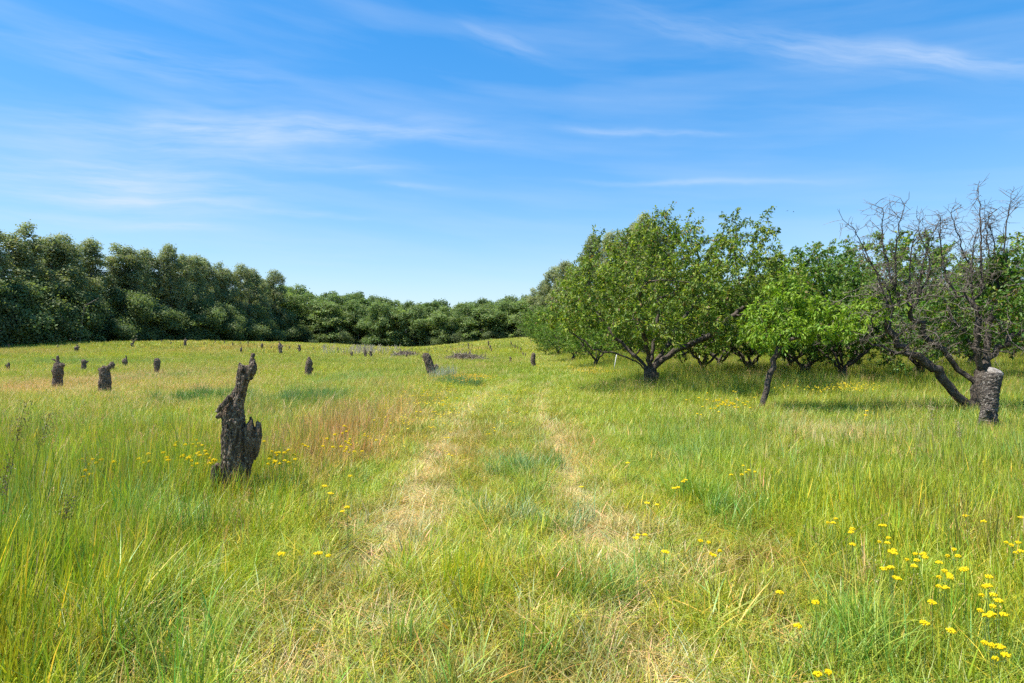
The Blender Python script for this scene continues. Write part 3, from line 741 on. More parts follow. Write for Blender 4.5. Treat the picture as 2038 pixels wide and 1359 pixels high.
th_, tn_, fl_ = bare(410, env_box(-2.9, 2.5, 1.7, 1.35, 3.25),
    [[None, (0, 0, -.05), (-.03, 0, .3), (-.02, 0, .6), (.03, 0, .95)],
     [(-.02, 0, .1), (-.35, -.02, .36), (-.9, -.1, .88), (-1.35, -.1, 1.3), (-1.72, 0, 1.5), (-1.85, .1, 2.0), (-1.75, .2, 2.6)],
     [(-.02, 0, .6), (-.42, .2, 1.15), (-.85, .3, 1.6), (-1.25, .3, 2.1), (-1.3, .3, 2.6)], [(0, 0, .9), (-.2, -.1, 1.5), (-.15, -.15, 2.1), (-.5, -.2, 2.6)],
     [(0, 0, .9), (.3, 0, 1.35), (.7, -.05, 1.75), (1.05, -.1, 2.0), (1.6, 0, 2.45)], [(.1, 0, 1.1), (.28, .15, 1.8), (.45, .2, 2.6)], [(0, 0, .95), (.05, .3, 1.5), (-.2, .6, 2.2), (-.2, .9, 2.7)],
     [(-1.4, -.1, 1.3), (-2.0, -.1, 1.45), (-2.6, 0, 1.6)]],
    1150, .22, sprs, .2, cl=[(.8, 0, 2.9), (1.5, .3, 2.6), (2.2, .2, 2.3), (2.1, -.3, 3.0), (1.2, .6, 2.2), (.4, -.8, 2.2), (2.0, .8, 1.7), (1.0, 1.0, 3.1), (-.3, .9, 2.0)], clr=.8)
hb = empty('bare_tree', (DBX, DB, Hs(DBX, DB)), 'gnarled half bare cherry tree with grey twigs behind the sawn stump', 'tree', 'orchard trees')
obj('trunk', mesh_from('bare_trunk', th_[0], th_[1], None, [M_BARK], smooth=True), hb)
obj('twigs', mesh_from('bare_twigs', tn_[0], tn_[1], None, [M_TWIG]), hb)
obj('leaves', mesh_from('bare_leaves', *fl_, [M_CHERRY]), hb)
rg = np.random.default_rng(5)
bt, bn, bl = bare(420, env_round(2.3, 2.5, 1.5), scaff_std(rg, 5, .7), 560, .17, [(rg.normal(), rg.normal(), 2.8, 0, 0, 0) for _ in range(0)], .2, .7)

# --- slender leaning young tree
DY = 12.7; DYX = (1517 - CX) / F * DY; ky = F / DY; gyz = Hs(DYX, DY); yb = CY + (CAMZ - gyz) * ky
def yp(px, py, dy=0): return ((px - 1517) / ky, dy, (yb - py) / ky)
txs = [(x - 1517) / ky for x in (1470, 1520, 1560, 1600, 1640, 1700, 1760, 1800)]; tzs = [(yb - y) / ky for y in (640, 590, 560, 562, 575, 598, 565, 572)]
yw, yf, _ = cherry(505, env_poly(txs, tzs, ((yb - 690) / ky, (yb - 692) / ky, (yb - 625) / ky), .95, (-.5, 2.85)),
    [[None, yp(1513, yb + 6), yp(1522, 790), yp(1532, 745), yp(1550, 690)], [yp(1548, 695), yp(1600, 665, -.1), yp(1660, 650, -.1), yp(1720, 625, .0), yp(1770, 590)],
     [yp(1548, 692), yp(1530, 660, .1), yp(1510, 630)], [yp(1550, 690), yp(1575, 640, .2), yp(1590, 600, .3)]], 420, .062, .13, 1.3, .18, (.11, .042), 10, (.26, .38, .03), .4, 1.0, 1.0, .6, .0035, .75, .01, (.28, .38, .03))
tree_thing('young_tree', (DYX, DY, gyz), yw, yf, 'slender leaning young cherry tree with bright yellow green leaves', 'tree', 'orchard trees')

# --- the orchard rows
protos = {}
def orchard(kind, x, y, s, rz, label, group='orchard trees'):
    z = Hs(x, y)
    if kind not in protos:
        if kind == 'b':
            r = empty('bare_tree', (x, y, z), label, 'tree', group)
            obj('trunk', mesh_from('bare_orchard_trunk', bt[0], bt[1], None, [M_BARK], smooth=True), r)
            obj('twigs', mesh_from('bare_orchard_twigs', bn[0], bn[1], None, [M_TWIG]), r); obj('leaves', mesh_from('bare_orchard_leaves', *bl, [M_CHERRY]), r)
        else: r = tree_thing('cherry_tree', (x, y, z), ORCH[kind][0], ORCH[kind][1], label, 'tree', group)
        protos[kind] = r; r.scale = (s, s, s); r.rotation_euler = (0, 0, rz); return r
    c = copy_thing(protos[kind], (x, y, z), rz, (s, s, s)); tag(c, label, 'tree', group); return c
def at_base(px, d): return (px - CX) / F * d, d
OT = [(1187, 33, 2, .74, 'small leafy orchard tree with a low fork, third along the track edge'), (1141, 45, 0, .72, 'small rounded orchard tree on the track edge beyond the wide cherry'),
      (1111, 57, 2, .78, 'bright green orchard tree near the far end of the edge row'), (1088, 66, 0, .80, 'farthest small tree ending the orchard edge row'),
      (1261, 37, 1, .95, 'shaded orchard tree just left behind the big cherry trunk'), (1360, 36, 3, .95, 'thin leafed orchard tree just right behind the big cherry trunk'),
      (1435, 28, 'b', 1.05, 'twiggy bare orchard tree between the big cherry and the leaning tree'), (1504, 43, 0, 1.0, 'dark orchard tree deep behind the leaning young tree'),
      (1573, 26, 2, .95, 'leafy orchard tree close behind the leaning young tree'), (1604, 20.5, 1, .93, 'forked open leafed tree right of the leaning young tree'),
      (1646, 37, 0, 1.0, 'rounded orchard tree seen between the forked tree and the open leafy tree'), (1704, 27.5, 1, 1.25, 'tall open leafy orchard tree left of the half bare tree'),
      (1775, 35, 'b', 1.1, 'bare grey orchard tree behind the leaning limb'), (1830, 21, 1, 1.0, 'leafy orchard tree rising behind the bare upright shoots'),
      (2016, 40, 2, 1.0, 'green orchard tree deep behind the sawn stump'), (2090, 19, 1, 1.0, 'leafy orchard tree cut by the right edge of the view'), (1935, 29, 0, 1.05, 'dense orchard tree right behind the half bare tree'),
      (1492, 23.5, 1, .95, 'open leafy orchard tree standing between the big cherry and the leaning tree'), (1680, 19.5, 0, .85, 'dense orchard tree right behind the leaning young tree crown'),
      (1400, 24, 2, 0.9, 'leafy orchard tree filling the gap right of the big cherry')]
rr_ = np.random.default_rng(77)
used = []
for (px, d, k, s, lab) in OT:
    x, y = at_base(px, d); used.append((x, y)); orchard(k, x, y, s, rr_.random() * 6.28, lab)
used += [(bx_, by_), (DBX, DB)]
kk = 0
for X in (5.0, 11.2, 17.6, 24, 30.5, 37, 44, 51, 58):
    for Y in (16, 22, 28.5, 35, 42, 49, 57, 65, 74, 84, 94):
        x = X + rr_.normal() * .4; y = Y + rr_.normal() * .6
        if x > .98 * y + 3 or (X < 6 and Y < 60) or (X < 12 and Y < 30) or (X > 40 and Y > 75): continue
        if min(math.hypot(x - a, y - b) for a, b in used) < 3.7: continue
        if Y < 20 and X < 18: continue
        used.append((x, y)); kk += 1
        k = [0, 1, 2, 3, 'b', 0, 2][rr_.integers(7)]
        orchard(k, x, y, rr_.uniform(.95, 1.15), rr_.random() * 6.28,
                'green leafed tree deep in the orchard rows' if k != 'b' else 'bare twiggy tree deep in the orchard rows', 'deep orchard leafy trees' if k != 'b' else 'deep orchard bare trees')
print('extra orchard trees', kk)

# ------------------------------------------------------------------ forest trees
def forest_tree(seed, Ht, Wr, z0, prof, nblob, brad, nleaf, lsize, base, var=.25, holes=0.0, flat=.7):
    rng = np.random.default_rng(seed); B = []
    tries = 0
    while len(B) < nblob and tries < 6000:
        tries += 1
        t_ = rng.random(); z = z0 + (Ht - z0) * t_; Rm = Wr * np.interp(t_, *prof) * (1 + .22 * math.sin(3 * t_ * 6 + seed)); a = rng.random() * 6.283; u = rng.random() ** .45
        p = np.array([math.cos(a) * Rm * u, math.sin(a) * Rm * u, z])
        if any(np.linalg.norm((p - q[:3]) / np.array([1, 1, .8])) < brad * (.62 + holes) for q in B): continue
        B.append(np.array([*p, brad * rng.choice([.5, .75, 1.0, 1.35])]))
    B = np.array(B); n = nleaf
    w_ = B[:, 3] ** 2; bi = rng.choice(len(B), n, p=w_ / w_.sum())
    v = rng.normal(size=(n, 3)); v /= np.linalg.norm(v, axis=1, keepdims=True); v[:, 2] = np.where(v[:, 2] < -.35, -v[:, 2], v[:, 2])
    rad = B[bi, 3] * (.55 + .5 * rng.random(n) ** .6) * (1 + .25 * rng.normal(size=n) * .6)
    P = B[bi, :3] + v * rad[:, None] * np.array([1, 1, flat]) + rng.normal(size=(n, 3)) * brad * .2
    Nn = v + rng.normal(size=(n, 3)) * .5; Nn[:, 2] += .25; Nn /= np.linalg.norm(Nn, axis=1, keepdims=True)
    a = np.cross(Nn, rng.normal(size=(n, 3))); a /= np.linalg.norm(a, axis=1, keepdims=True); b = np.cross(Nn, a)
    s = lsize * rng.uniform(.55, 1.3, (n, 1)); s2 = s * rng.uniform(.45, .9, (n, 1))
    V = np.stack([P - a * s, P - b * s2 + Nn * s * .15, P + a * s, P + b * s2 + Nn * s * .15], 1).reshape(-1, 3)
    f0 = np.arange(n) * 4; f = np.concatenate([np.stack([f0, f0 + 1, f0 + 2], 1), np.stack([f0, f0 + 2, f0 + 3], 1)])
    cb = rng.uniform(1 - var, 1 + var, len(B))[bi] * rng.uniform(.75, 1.25, n); c = np.array(base) * cb[:, None]
    c[:, 0] *= 1 + rng.normal(size=n) * .1
    s_ = Skel(); s_.line([(0, 0, -.3), (rng.normal() * .2, rng.normal() * .2, z0 + .2), (rng.normal() * .35, rng.normal() * .35, Ht * .5), (rng.normal() * .4, rng.normal() * .4, Ht * .85)], -1, .7, .05, rng)
    s_.grow(B[:, :3], .6, 6.0, .8, rng=rng, jit=.1, grav=.15); s_.radii(.03, 2.3, Ht * .016)
    return s_.mesh(), (V, f, np.repeat(c, 4, 0))
POPP = ([0, .12, .35, .6, .8, .93, 1], [.7, .95, 1, .85, .6, .32, .08])
OAKP = ([0, .15, .4, .65, .85, 1], [.75, .95, 1, .95, .7, .25])
FT = {}
def ftree(kind, i, x, y, s, sz, rz, label, group, z=None):
    z = Hs(x, y) if z is None else z
    spec = FSPEC[kind]; i = i % spec['n']; nm = spec['name']
    if (kind, i) not in FT:
        w_, f_ = forest_tree(spec['seed'] + i, *spec['args'])
        r = tree_thing(nm, (x, y, z), w_, f_, label, spec['cat'], group, M_POPBARK, M_FOREST, rz); r.scale = (s, s, sz); FT[(kind, i)] = r; return r
    c = copy_thing(FT[(kind, i)], (x, y, z), rz, (s, s, sz)); tag(c, label, spec['cat'], group); return c
FSPEC = {'pop': dict(n=4, name='poplar_tree', cat='tree', seed=600, args=(15.0, 2.7, 2.2, POPP, 105, .68, 20000, .115, (.255, .28, .14), .22, .36, 1.35)),
         'oak': dict(n=5, name='broadleaf_tree', cat='tree', seed=640, args=(14.0, 4.6, .2, OAKP, 130, 1.1, 16000, .20, (.17, .235, .08), .28, .0, .85)),
         'bush': dict(n=3, name='bush', cat='bush', seed=680, args=(6.5, 3.3, .2, OAKP, 34, 1.2, 12000, .13, (.15, .195, .075), .25, .0, .75))}
fr_ = np.random.default_rng(88)
j = 0
for Y in np.arange(58, 143, 3.9):
    y = Y + fr_.normal() * .8; x = -56.5 + fr_.normal() * 1.2; hh = fr_.uniform(.92, 1.05) * (.91 + .12 * (Y - 60) / 80)
    if Y > 82: hh *= 1.0
    g = 'tall poplars along the left edge of the field'
    lab = ('tallest loose crowned poplar at the left end of the windbreak' if j == 2 else 'dark grey green poplar in the long windbreak left of the field')
    ftree('pop', j, x, y, fr_.uniform(.95, 1.25), hh, fr_.random() * 6.28, lab, g if j != 2 else g); j += 1
for Y in np.arange(78, 144, 5.5):
    ftree('pop', int(fr_.integers(4)), -62 + fr_.normal(), Y, 1.15, fr_.uniform(.72, .86), fr_.random() * 6.28, 'poplar standing in the second line of the left windbreak', 'second line of poplars')
for Y in np.arange(56, 150, 4.0):
    ftree('bush', int(fr_.integers(3)), -54.0 + fr_.normal() * .7, Y + fr_.normal(), fr_.uniform(.9, 1.25), fr_.uniform(.7, 1.1), fr_.random() * 6.28, 'dense dark bush filling the foot of the left windbreak', 'bushes under the windbreak')
for Y in np.arange(60, 150, 6.0):
    ftree('bush', int(fr_.integers(3)), -64.0 + fr_.normal(), Y, 1.35, 1.15, fr_.random() * 6.28, 'shaded bush behind the poplars of the left windbreak', 'bushes behind the windbreak')
rd_ = np.random.default_rng(4)
for (px, y0_, px1, y1_, d, lab) in [(140, 610, 180, 593, 72, 'pale dead limb angled up to the right in the left windbreak'), (27, 690, 31, 655, 68, 'pale bare trunk at the foot of the windbreak, far left')]:
    X0 = (px - CX) / F * d; X1 = (px1 - CX) / F * d; z0_ = CAMZ + (CY - y0_) * d / F; z1_ = CAMZ + (CY - y1_) * d / F; zg = Hs(X0, d)
    pts = [(0, 0, 0), ((X1 - X0) * .15, 0, max(.5, (z0_ - zg) * .6)), ((X1 - X0) * .3, 0, max(.9, z0_ - zg)), (X1 - X0, 0, z1_ - zg)]
    v, f = tube(pts, [.14, .11, .09, .03], 7)
    tag(obj('dead_tree', mesh_from('dead_tree', v, f, None, [M_POPBARK], smooth=True), None, (X0 + 1.0, d, zg)), lab, 'dead tree')
# central wood
for row, (d, hs_) in enumerate(((148, .88), (155, .98), (163, 1.03))):
    for X in np.arange(-66, 14, 6.2 if row else 5.4):
        x = X + fr_.normal() * .9 + row * 2; y = d + fr_.normal() * 1.5; pk = 1.10 if abs(x + 38) < 5 else 1
        ftree('oak', int(fr_.integers(5)), x, y, fr_.uniform(.9, 1.2), hs_ * fr_.uniform(.95, 1.03) * pk * .98, fr_.random() * 6.28,
              ['dense green broadleaf tree along the front edge of the central wood', 'broadleaf tree crown behind the front edge of the central wood', 'rearmost broadleaf crown of the central wood against the sky'][row],
              ['front trees of the central wood', 'middle trees of the central wood', 'back trees of the central wood'][row])
for X in np.arange(-64, 8, 7.5):
    ftree('bush', int(fr_.integers(3)), X + fr_.normal(), 145 + fr_.normal(), .9, fr_.uniform(.5, .8), fr_.random() * 6.28, 'low dark bush along the foot of the central wood', 'bushes along the central wood')
# tall trees behind the orchard
TR = [(1283, 98, 1.30), (1262, 103, 1.28), (1238, 106, 1.24), (1300, 101, 1.22), (1215, 110, 1.22), (1180, 118, 1.3), (1160, 124, 1.12), (1130, 130, 1.15), (1105, 136, 1.13), (1085, 143, 1.05), (1062, 148, 1.0), (1320, 104, 1.22)]
for i, (px, d, s) in enumerate(TR):
    x = (px - CX) / F * d
    ftree('pop', i + 1, x, d, 1.25, s, i * 1.7, ['tallest grey green tree rising behind the top of the big cherry' if i == 0 else 'tall grey green tree in the line beyond the orchard'][0],
          'tall trees beyond the orchard')
for i, px in enumerate(np.arange(1075, 1330, 26)):
    d = 140 - (px - 1075) * .17; ftree('bush', i, (px - CX) / F * d, d, 1.5, 1.2, i * 2.1, 'dark bush at the foot of the tall trees beyond the orchard', 'bushes beyond the orchard')
for i, X in enumerate(np.arange(30, 122, 6.0)):
    ftree('oak', i, X, 108 + fr_.normal() * 2, 1.0, .62 * fr_.uniform(.9, 1.1), i * 1.3, 'low broadleaf tree closing the view behind the orchard rows', 'trees behind the orchard rows')

# ------------------------------------------------------------------ stumps
def solid(chains, voxel, extra=None):
    """melt overlapping tubes into one skin"""
    V, Fq, k = [], [], 0
    for ch in chains:
        P = np.array([c[:3] for c in ch], float); r = np.array([c[3] for c in ch], float)
        # resample
        t0 = np.linspace(0, 1, len(P)); t1 = np.linspace(0, 1, len(P) * 3)
        P = np.stack([np.interp(t1, t0, P[:, i]) for i in range(3)], 1); r = np.interp(t1, t0, r)
        v, f = tube(P, r, 14); n = len(P)
        V.append(np.concatenate([v, P[:1], P[-1:]])); c0 = len(v); c1 = c0 + 1
        fl = [tuple(q + k) for q in f]; 
        fl += [(k + (i + 1) % 14, k + i, k + c0) for i in range(14)] + [(k + (n - 1) * 14 + i, k + (n - 1) * 14 + (i + 1) % 14, k + c1) for i in range(14)]
        Fq += fl; k += len(v) + 2
    me = bpy.data.meshes.new('tmp'); me.from_pydata([tuple(q) for q in np.concatenate(V)], [], [tuple(int(z) for z in q) for q in Fq]); me.update()
    o = bpy.data.objects.new('tmp', me); COL.objects.link(o)
    md = o.modifiers.new('r', 'REMESH'); md.mode = 'VOXEL'; md.voxel_size = voxel
    bpy.context.view_layer.update()
    ev = o.evaluated_get(bpy.context.evaluated_depsgraph_get()); m2 = bpy.data.meshes.new_from_object(ev)
    bpy.data.objects.remove(o); bpy.data.meshes.remove(me)
    return m2
def roughen(me, amp, fs, seed, stretch=(1, 1, .35), top=None, mats=None, amp2=None):
    n = len(me.vertices); co = np.zeros(n * 3, np.float32); me.vertices.foreach_get('co', co); co = co.reshape(-1, 3)
    nr = np.zeros(n * 3, np.float32); me.vertices.foreach_get('normal', nr); nr = nr.reshape(-1, 3)
    out = co.copy(); st = np.array(stretch)
    for i in range(n):
        p = Vector(co[i] * st * fs + seed * 7.13); d = noise.fractal(p, .6, 2.1, 4)
        rdg = 1 - abs(noise.noise(p * 2.3)) * 2
        q = Vector(co[i] * 5 + seed); big = noise.noise(q)
        out[i] = co[i] + nr[i] * (amp * (d * 1.0 + .7 * rdg - .25) + (amp2 or amp) * 1.6 * big)
        if top is not None and co[i, 2] > top - .16:
            out[i, 2] += (noise.noise(Vector((co[i, 0] * 22, co[i, 1] * 22, seed))) + .2) * .09 * (co[i, 2] - top + .16) / .16
    me.vertices.foreach_set('co', out.ravel()); me.update()
    me.polygons.foreach_set('use_smooth', np.zeros(len(me.polygons), bool))
    me.materials.clear()
    for m in mats or [M_STUMP]: me.materials.append(m)
    return me
# the tall broken stump in front
SD = 5.75; SXp = 462; SX = (SXp - CX) / F * SD; ks = F / SD; sgz = Hs(SX, SD); sgy = CY + (CAMZ - sgz) * ks
def sp(rx, ry, r, dy=0):
    px = 380 + rx / 3.997; py = 680 + ry / 3.997
    return ((px - SXp) / ks, dy, (sgy - py) / ks, r * .88 / 3.997 / ks)
msn = [[sp(325, 1420, 125), sp(325, 1250, 98, .0), sp(330, 1100, 92), sp(340, 900, 98), sp(340, 760, 100), sp(338, 640, 100), sp(335, 575, 95), sp(352, 500, 75), sp(375, 430, 58), sp(400, 350, 50), sp(420, 280, 58), sp(432, 225, 62), sp(438, 195, 50)],
       [sp(335, 640, 60, -.03), sp(285, 575, 42, -.05), sp(240, 590, 24, -.06), sp(228, 610, 12, -.06)], [sp(300, 560, 40, -.05), sp(262, 520, 20, -.06), sp(258, 495, 8, -.06)],
       [sp(405, 330, 30, .0), sp(400, 220, 28), sp(390, 180, 16), sp(384, 165, 7)], [sp(432, 240, 20, -.06), sp(420, 200, 16, -.05), sp(410, 180, 10, -.04)],
       [sp(470, 300, 26, -.03), sp(490, 240, 34, -.03), sp(503, 195, 32, -.03), sp(500, 165, 22, -.02), sp(485, 130, 17), sp(490, 108, 19), sp(498, 96, 15)],
       [sp(455, 270, 16, -.09), sp(440, 350, 15, -.09), sp(420, 420, 15, -.10), sp(400, 480, 16, -.13), sp(410, 520, 18, -.15), sp(440, 545, 16, -.15), sp(458, 552, 9, -.14)],
       [sp(345, 430, 18, -.08), sp(300, 500, 18, -.13), sp(262, 550, 14, -.14)], [sp(385, 600, 20, -.18), sp(420, 630, 16, -.18), sp(395, 650, 12, -.18)]]
m = roughen(solid(msn, .0075), .0095, 38, 3.3, (1, 1, .16), amp2=.005)
st0 = empty('tree_stump', (SX, SD, sgz), 'tall broken cherry stump with a crooked neck, nearest in the left meadow', 'stump', 'orchard stumps')
obj('trunk', m, st0)
m = roughen(solid([[sp(478, 590, 14, -.02), sp(486, 615, 22, -.02), sp(476, 690, 44, -.02), sp(472, 800, 52, 0), sp(466, 880, 46, 0), sp(455, 960, 44, 0), sp(425, 1060, 40), sp(415, 1180, 34)],
                   [sp(525, 632, 14), sp(540, 655, 22), sp(540, 740, 24), sp(525, 850, 26), sp(512, 930, 14), sp(515, 950, 7)], [sp(500, 820, 40), sp(500, 900, 26), sp(482, 945, 14)]], .0075), .009, 38, 5.1, (1.2, 1.2, .16))
obj('bark_slab', m, st0)
m = roughen(solid([[sp(222, 975, 24), sp(195, 1000, 30), sp(192, 1080, 32), sp(200, 1170, 34), sp(180, 1280, 36)], [sp(165, 985, 9), sp(180, 1030, 20)]], .009), .007, 26, 9.1)
obj('root_spur', m, st0)

# the sawn stump at the right
RD = 9.9; RX = (1968 - CX) / F * RD; kr = F / RD; rgz = Hs(RX, RD); rgy = CY + (CAMZ - rgz) * kr
def rp(px, py, r, dy=0): return ((px - 1968) / kr, dy, (rgy - py) / kr, r / kr)
m = solid([[rp(1966, rgy + 6, 26), rp(1966, 850, 17), rp(1968, 820, 14.5), rp(1970, 790, 14), rp(1973, 768, 14.5), rp(1976, 752, 16), rp(1977, 742, 14.5)],
           [rp(1952, 870, 7), rp(1954, 845, 6.5), rp(1957, 818, 6, -.08), rp(1955, 812, 5, -.13)], [rp(1985, 862, 6), rp(1981, 835, 5)]], .010)
n = len(m.vertices)
roughen(m, .0075, 30, 2.2, (.5, .5, 1.3), mats=[M_STUMPH], amp2=.008)
st1 = empty('tree_stump', (RX, RD, rgz), 'grey sawn off stump with banded bark in front of the half bare tree', 'stump', 'orchard stumps')
obj('trunk', m, st1)
a = np.linspace(0, 2 * math.pi, 33)[:-1]; Rr = 13.5 / kr
V = [(0, 0, .012)] + [(Rr * .55 * math.cos(q), Rr * .55 * math.sin(q), .014 + .004 * math.sin(5 * q)) for q in a] + [(Rr * (1 + .06 * math.sin(3 * q)) * math.cos(q), Rr * (1 + .06 * math.sin(3 * q)) * math.sin(q), .0) for q in a] + [(Rr * 1.0 * math.cos(q), Rr * 1.0 * math.sin(q), -.05) for q in a]
nF = [(0, 1 + i, 1 + (i + 1) % 32) for i in range(32)]; q4 = []
for rr in range(2):
    b0 = 1 + rr * 32; q4 += [(b0 + i, b0 + 32 + i, b0 + 32 + (i + 1) % 32, b0 + (i + 1) % 32) for i in range(32)]
cf = obj('cut_face', mesh_from('cut_face', np.array(V), [np.array(nF), np.array(q4)], None, [M_CUT], smooth=True), st1)
tp = rp(1979, 741, 0); cf.location = (tp[0] + .01, tp[1] - .035, tp[2] + .02); cf.rotation_euler = (math.radians(32), math.radians(14), 0)

# the leaning one beside the track
def pxstump(px0, ybase, depth, chains, seed, label, voxel=None, mats=None, hide=.28):
    """chains in photo pixels: (px,py,r_px,dy_m)"""
    x = (px0 - CX) / F * depth; z = Hs(x, depth); k = F / depth; gy_ = CY + (CAMZ - z) * k
    ch = []
    for c in chains:
        q = [((a - px0) / k, (c_[0] if c_ else 0), (gy_ - b) / k, r / k) for a, b, r, *c_ in c]
        ch.append(q)
    # run the lowest chain into the ground
    q = ch[0]; q.insert(0, (q[0][0], 0, -.08, q[0][3] * 1.12))
    me = roughen(solid(ch, voxel or max(.012, .6 / k * 1.0)), .012, 14, seed, (1, 1, .5), mats=mats)
    o = obj('tree_stump', me, None, (x, depth, z)); return tag(o, label, 'stump', 'orchard stumps')
pxstump(857, 752, 25.0, [[(862, 756, 10), (860, 745, 9), (856, 730, 8.5), (851, 715, 8), (848, 708, 7.5), (848, 703, 5)], [(858, 742, 6), (866, 731, 5), (870, 727, 4), (868, 733, 4)], [(845, 706, 4), (843, 712, 3)]], 1.1, 'dark stump leaning left with a side knob, beside the track')
pxstump(113, 762, 21.5, [[(114, 766, 9), (115, 750, 8.5), (116, 738, 9.5), (115, 728, 8), (114, 722, 5)], [(116, 732, 6), (123, 728, 5), (126, 724, 4)], [(110, 745, 5), (105, 737, 3)], [(114, 726, 4), (115, 717, 3), (115, 708, 1.8)], [(113, 719, 2), (107, 716, 1.6), (103, 715, 1)]], 2.1, 'stump with a forked dead sprout on top, far left')
pxstump(208, 782, 18.2, [[(209, 788, 13), (209, 770, 11), (209, 750, 10), (208, 738, 9), (208, 731, 8)], [(206, 738, 6), (199, 736, 4), (196, 735, 2.5)], [(212, 738, 6), (217, 730, 4), (218, 727, 2)], [(208, 732, 5), (209, 729, 4)]], 3.1, 'stout furrowed stump with a flared jagged top')
pxstump(615, 742, 26.5, [[(614, 748, 7), (613, 735, 6.5), (616, 722, 6.5), (615, 715, 4), (615, 711, 2)], [(614, 722, 4), (609, 721, 2)], [(618, 738, 4), (622, 732, 3)]], 4.1, 'squat dark stump with a pale scar in the centre left meadow')
pxstump(1061, 728, 36, [[(1063, 732, 5), (1061, 722, 4.5), (1061, 712, 4.5), (1062, 706, 4), (1061, 703, 2.5)], [(1062, 708, 3), (1064, 703, 1.8)], [(1058, 722, 3), (1059, 716, 3)]], 5.1, 'upright mottled stump at the end of the orchard edge row')
pxstump(312, 735, 30, [[(312, 739, 4.5), (313, 728, 5.2), (313, 719, 6), (311, 714, 4)], [(309, 722, 3.5), (308, 728, 2.5)]], 6.1, 'rounded stump with pale lichen streaks left of the tall broken stump')
pxstump(265, 702, 64, [[(265, 704, 3.6), (266, 695, 3.2), (264, 688, 3), (262, 683, 2.8)], [(266, 694, 2), (269, 693, 1.2)], [(263, 685, 2), (267, 680, 1.2), (272, 674, 1.1)], [(266, 681, 1.1), (262, 675, 1.0)]], 7.1, 'stump with a pale broken fork near the left windbreak')
# smaller ones: eight shapes, copied
SMALL = []
def small_shape(seed):
    rg = np.random.default_rng(seed); h = 1.0; ch = []
    l = rg.normal() * .10; ch.append([(0, 0, -.1, .20), (0, 0, .1, .17), (l * .4, 0, .4, .145), (l, 0, .75, .15 * rg.uniform(.8, 1.3)), (l * 1.1, 0, .93, .13), (l * 1.2, 0, 1.0, .07)])
    for i in range(rg.integers(1, 4)):
        a = rg.random() * 6.28; z = rg.uniform(.5, .9); q = rg.uniform(.18, .32); ch.append([(l * z, 0, z - .1, .09), (l * z + math.cos(a) * q * .6, math.sin(a) * q * .6, z + .02, .075), (l * z + math.cos(a) * q, math.sin(a) * q, z + .1, .045)])
    if rg.random() < .5: ch.append([(l, 0, .9, .06), (l + rg.normal() * .08, 0, 1.12, .035), (l + rg.normal() * .1, 0, 1.22, .02)])
    return roughen(solid(ch, .026), .018, 9, seed * .77, (1, 1, .5), top=1.0)
for i in range(8): SMALL.append(small_shape(900 + i))
def sstump(px, ytop, ybase, i, label, group='orchard stumps', wide=1.0):
    x, y = hit(px, ybase, .16); k = F / y; h = (ybase - ytop) / k + .2
    o = obj('tree_stump', SMALL[i % 8], None, (x, y, Hs(x, y) - .02)); wd = wide * max(.55, min(1.5, h)); o.scale = (wd, wd, h / 1.02); o.rotation_euler = (0, 0, i * 2.4)
    return tag(o, label, 'stump', group)
S1 = [(167, 717, 737, 0, 'short flat topped stump between the two large stumps at left', 1.2), (222, 721, 736, 1, 'small stump just right behind the flared one', 1.3), (249, 715, 728, 2, 'low broad stump left of the lichen streaked one', 1.5),
      (152, 690, 700, 3, 'very low spreading stump near the left windbreak', 1.6), (15, 723, 737, 4, 'thin small stump nearest the left edge of the view', .8), (559, 684, 705, 5, 'tall narrow stump on the crest right of the tall broken stump', .9),
      (596, 687, 701, 6, 'stump with a short cross arm on the crest', .9), (368, 676, 690, 7, 'stump on the left crest above the lichen streaked one', 1.1), (480, 693, 703, 2, 'tiny stump just left of the top of the tall broken stump', 1.0),
      (521, 684, 695, 1, 'thin stump on the crest just right of the tall broken stump', .9), (699, 700, 710, 4, 'small stump in the dip before the central wood', .9), (728, 697, 711, 5, 'left of two stumps among pale dry stalks in the dip', .9), (738, 699, 711, 6, 'right of two stumps among pale dry stalks in the dip', .9),
      (1016, 711, 724, 0, 'small dark stump left of the upright mottled one', .8), (809, 704, 712, 3, 'small stump beside the farther brush pile', 1.0), (934, 700, 707, 1, 'small stump just above the nearer brush pile', .9)]
for (px, yt, yb_, i, lab, wd) in S1: sstump(px, yt, yb_, i, lab, wide=wd)
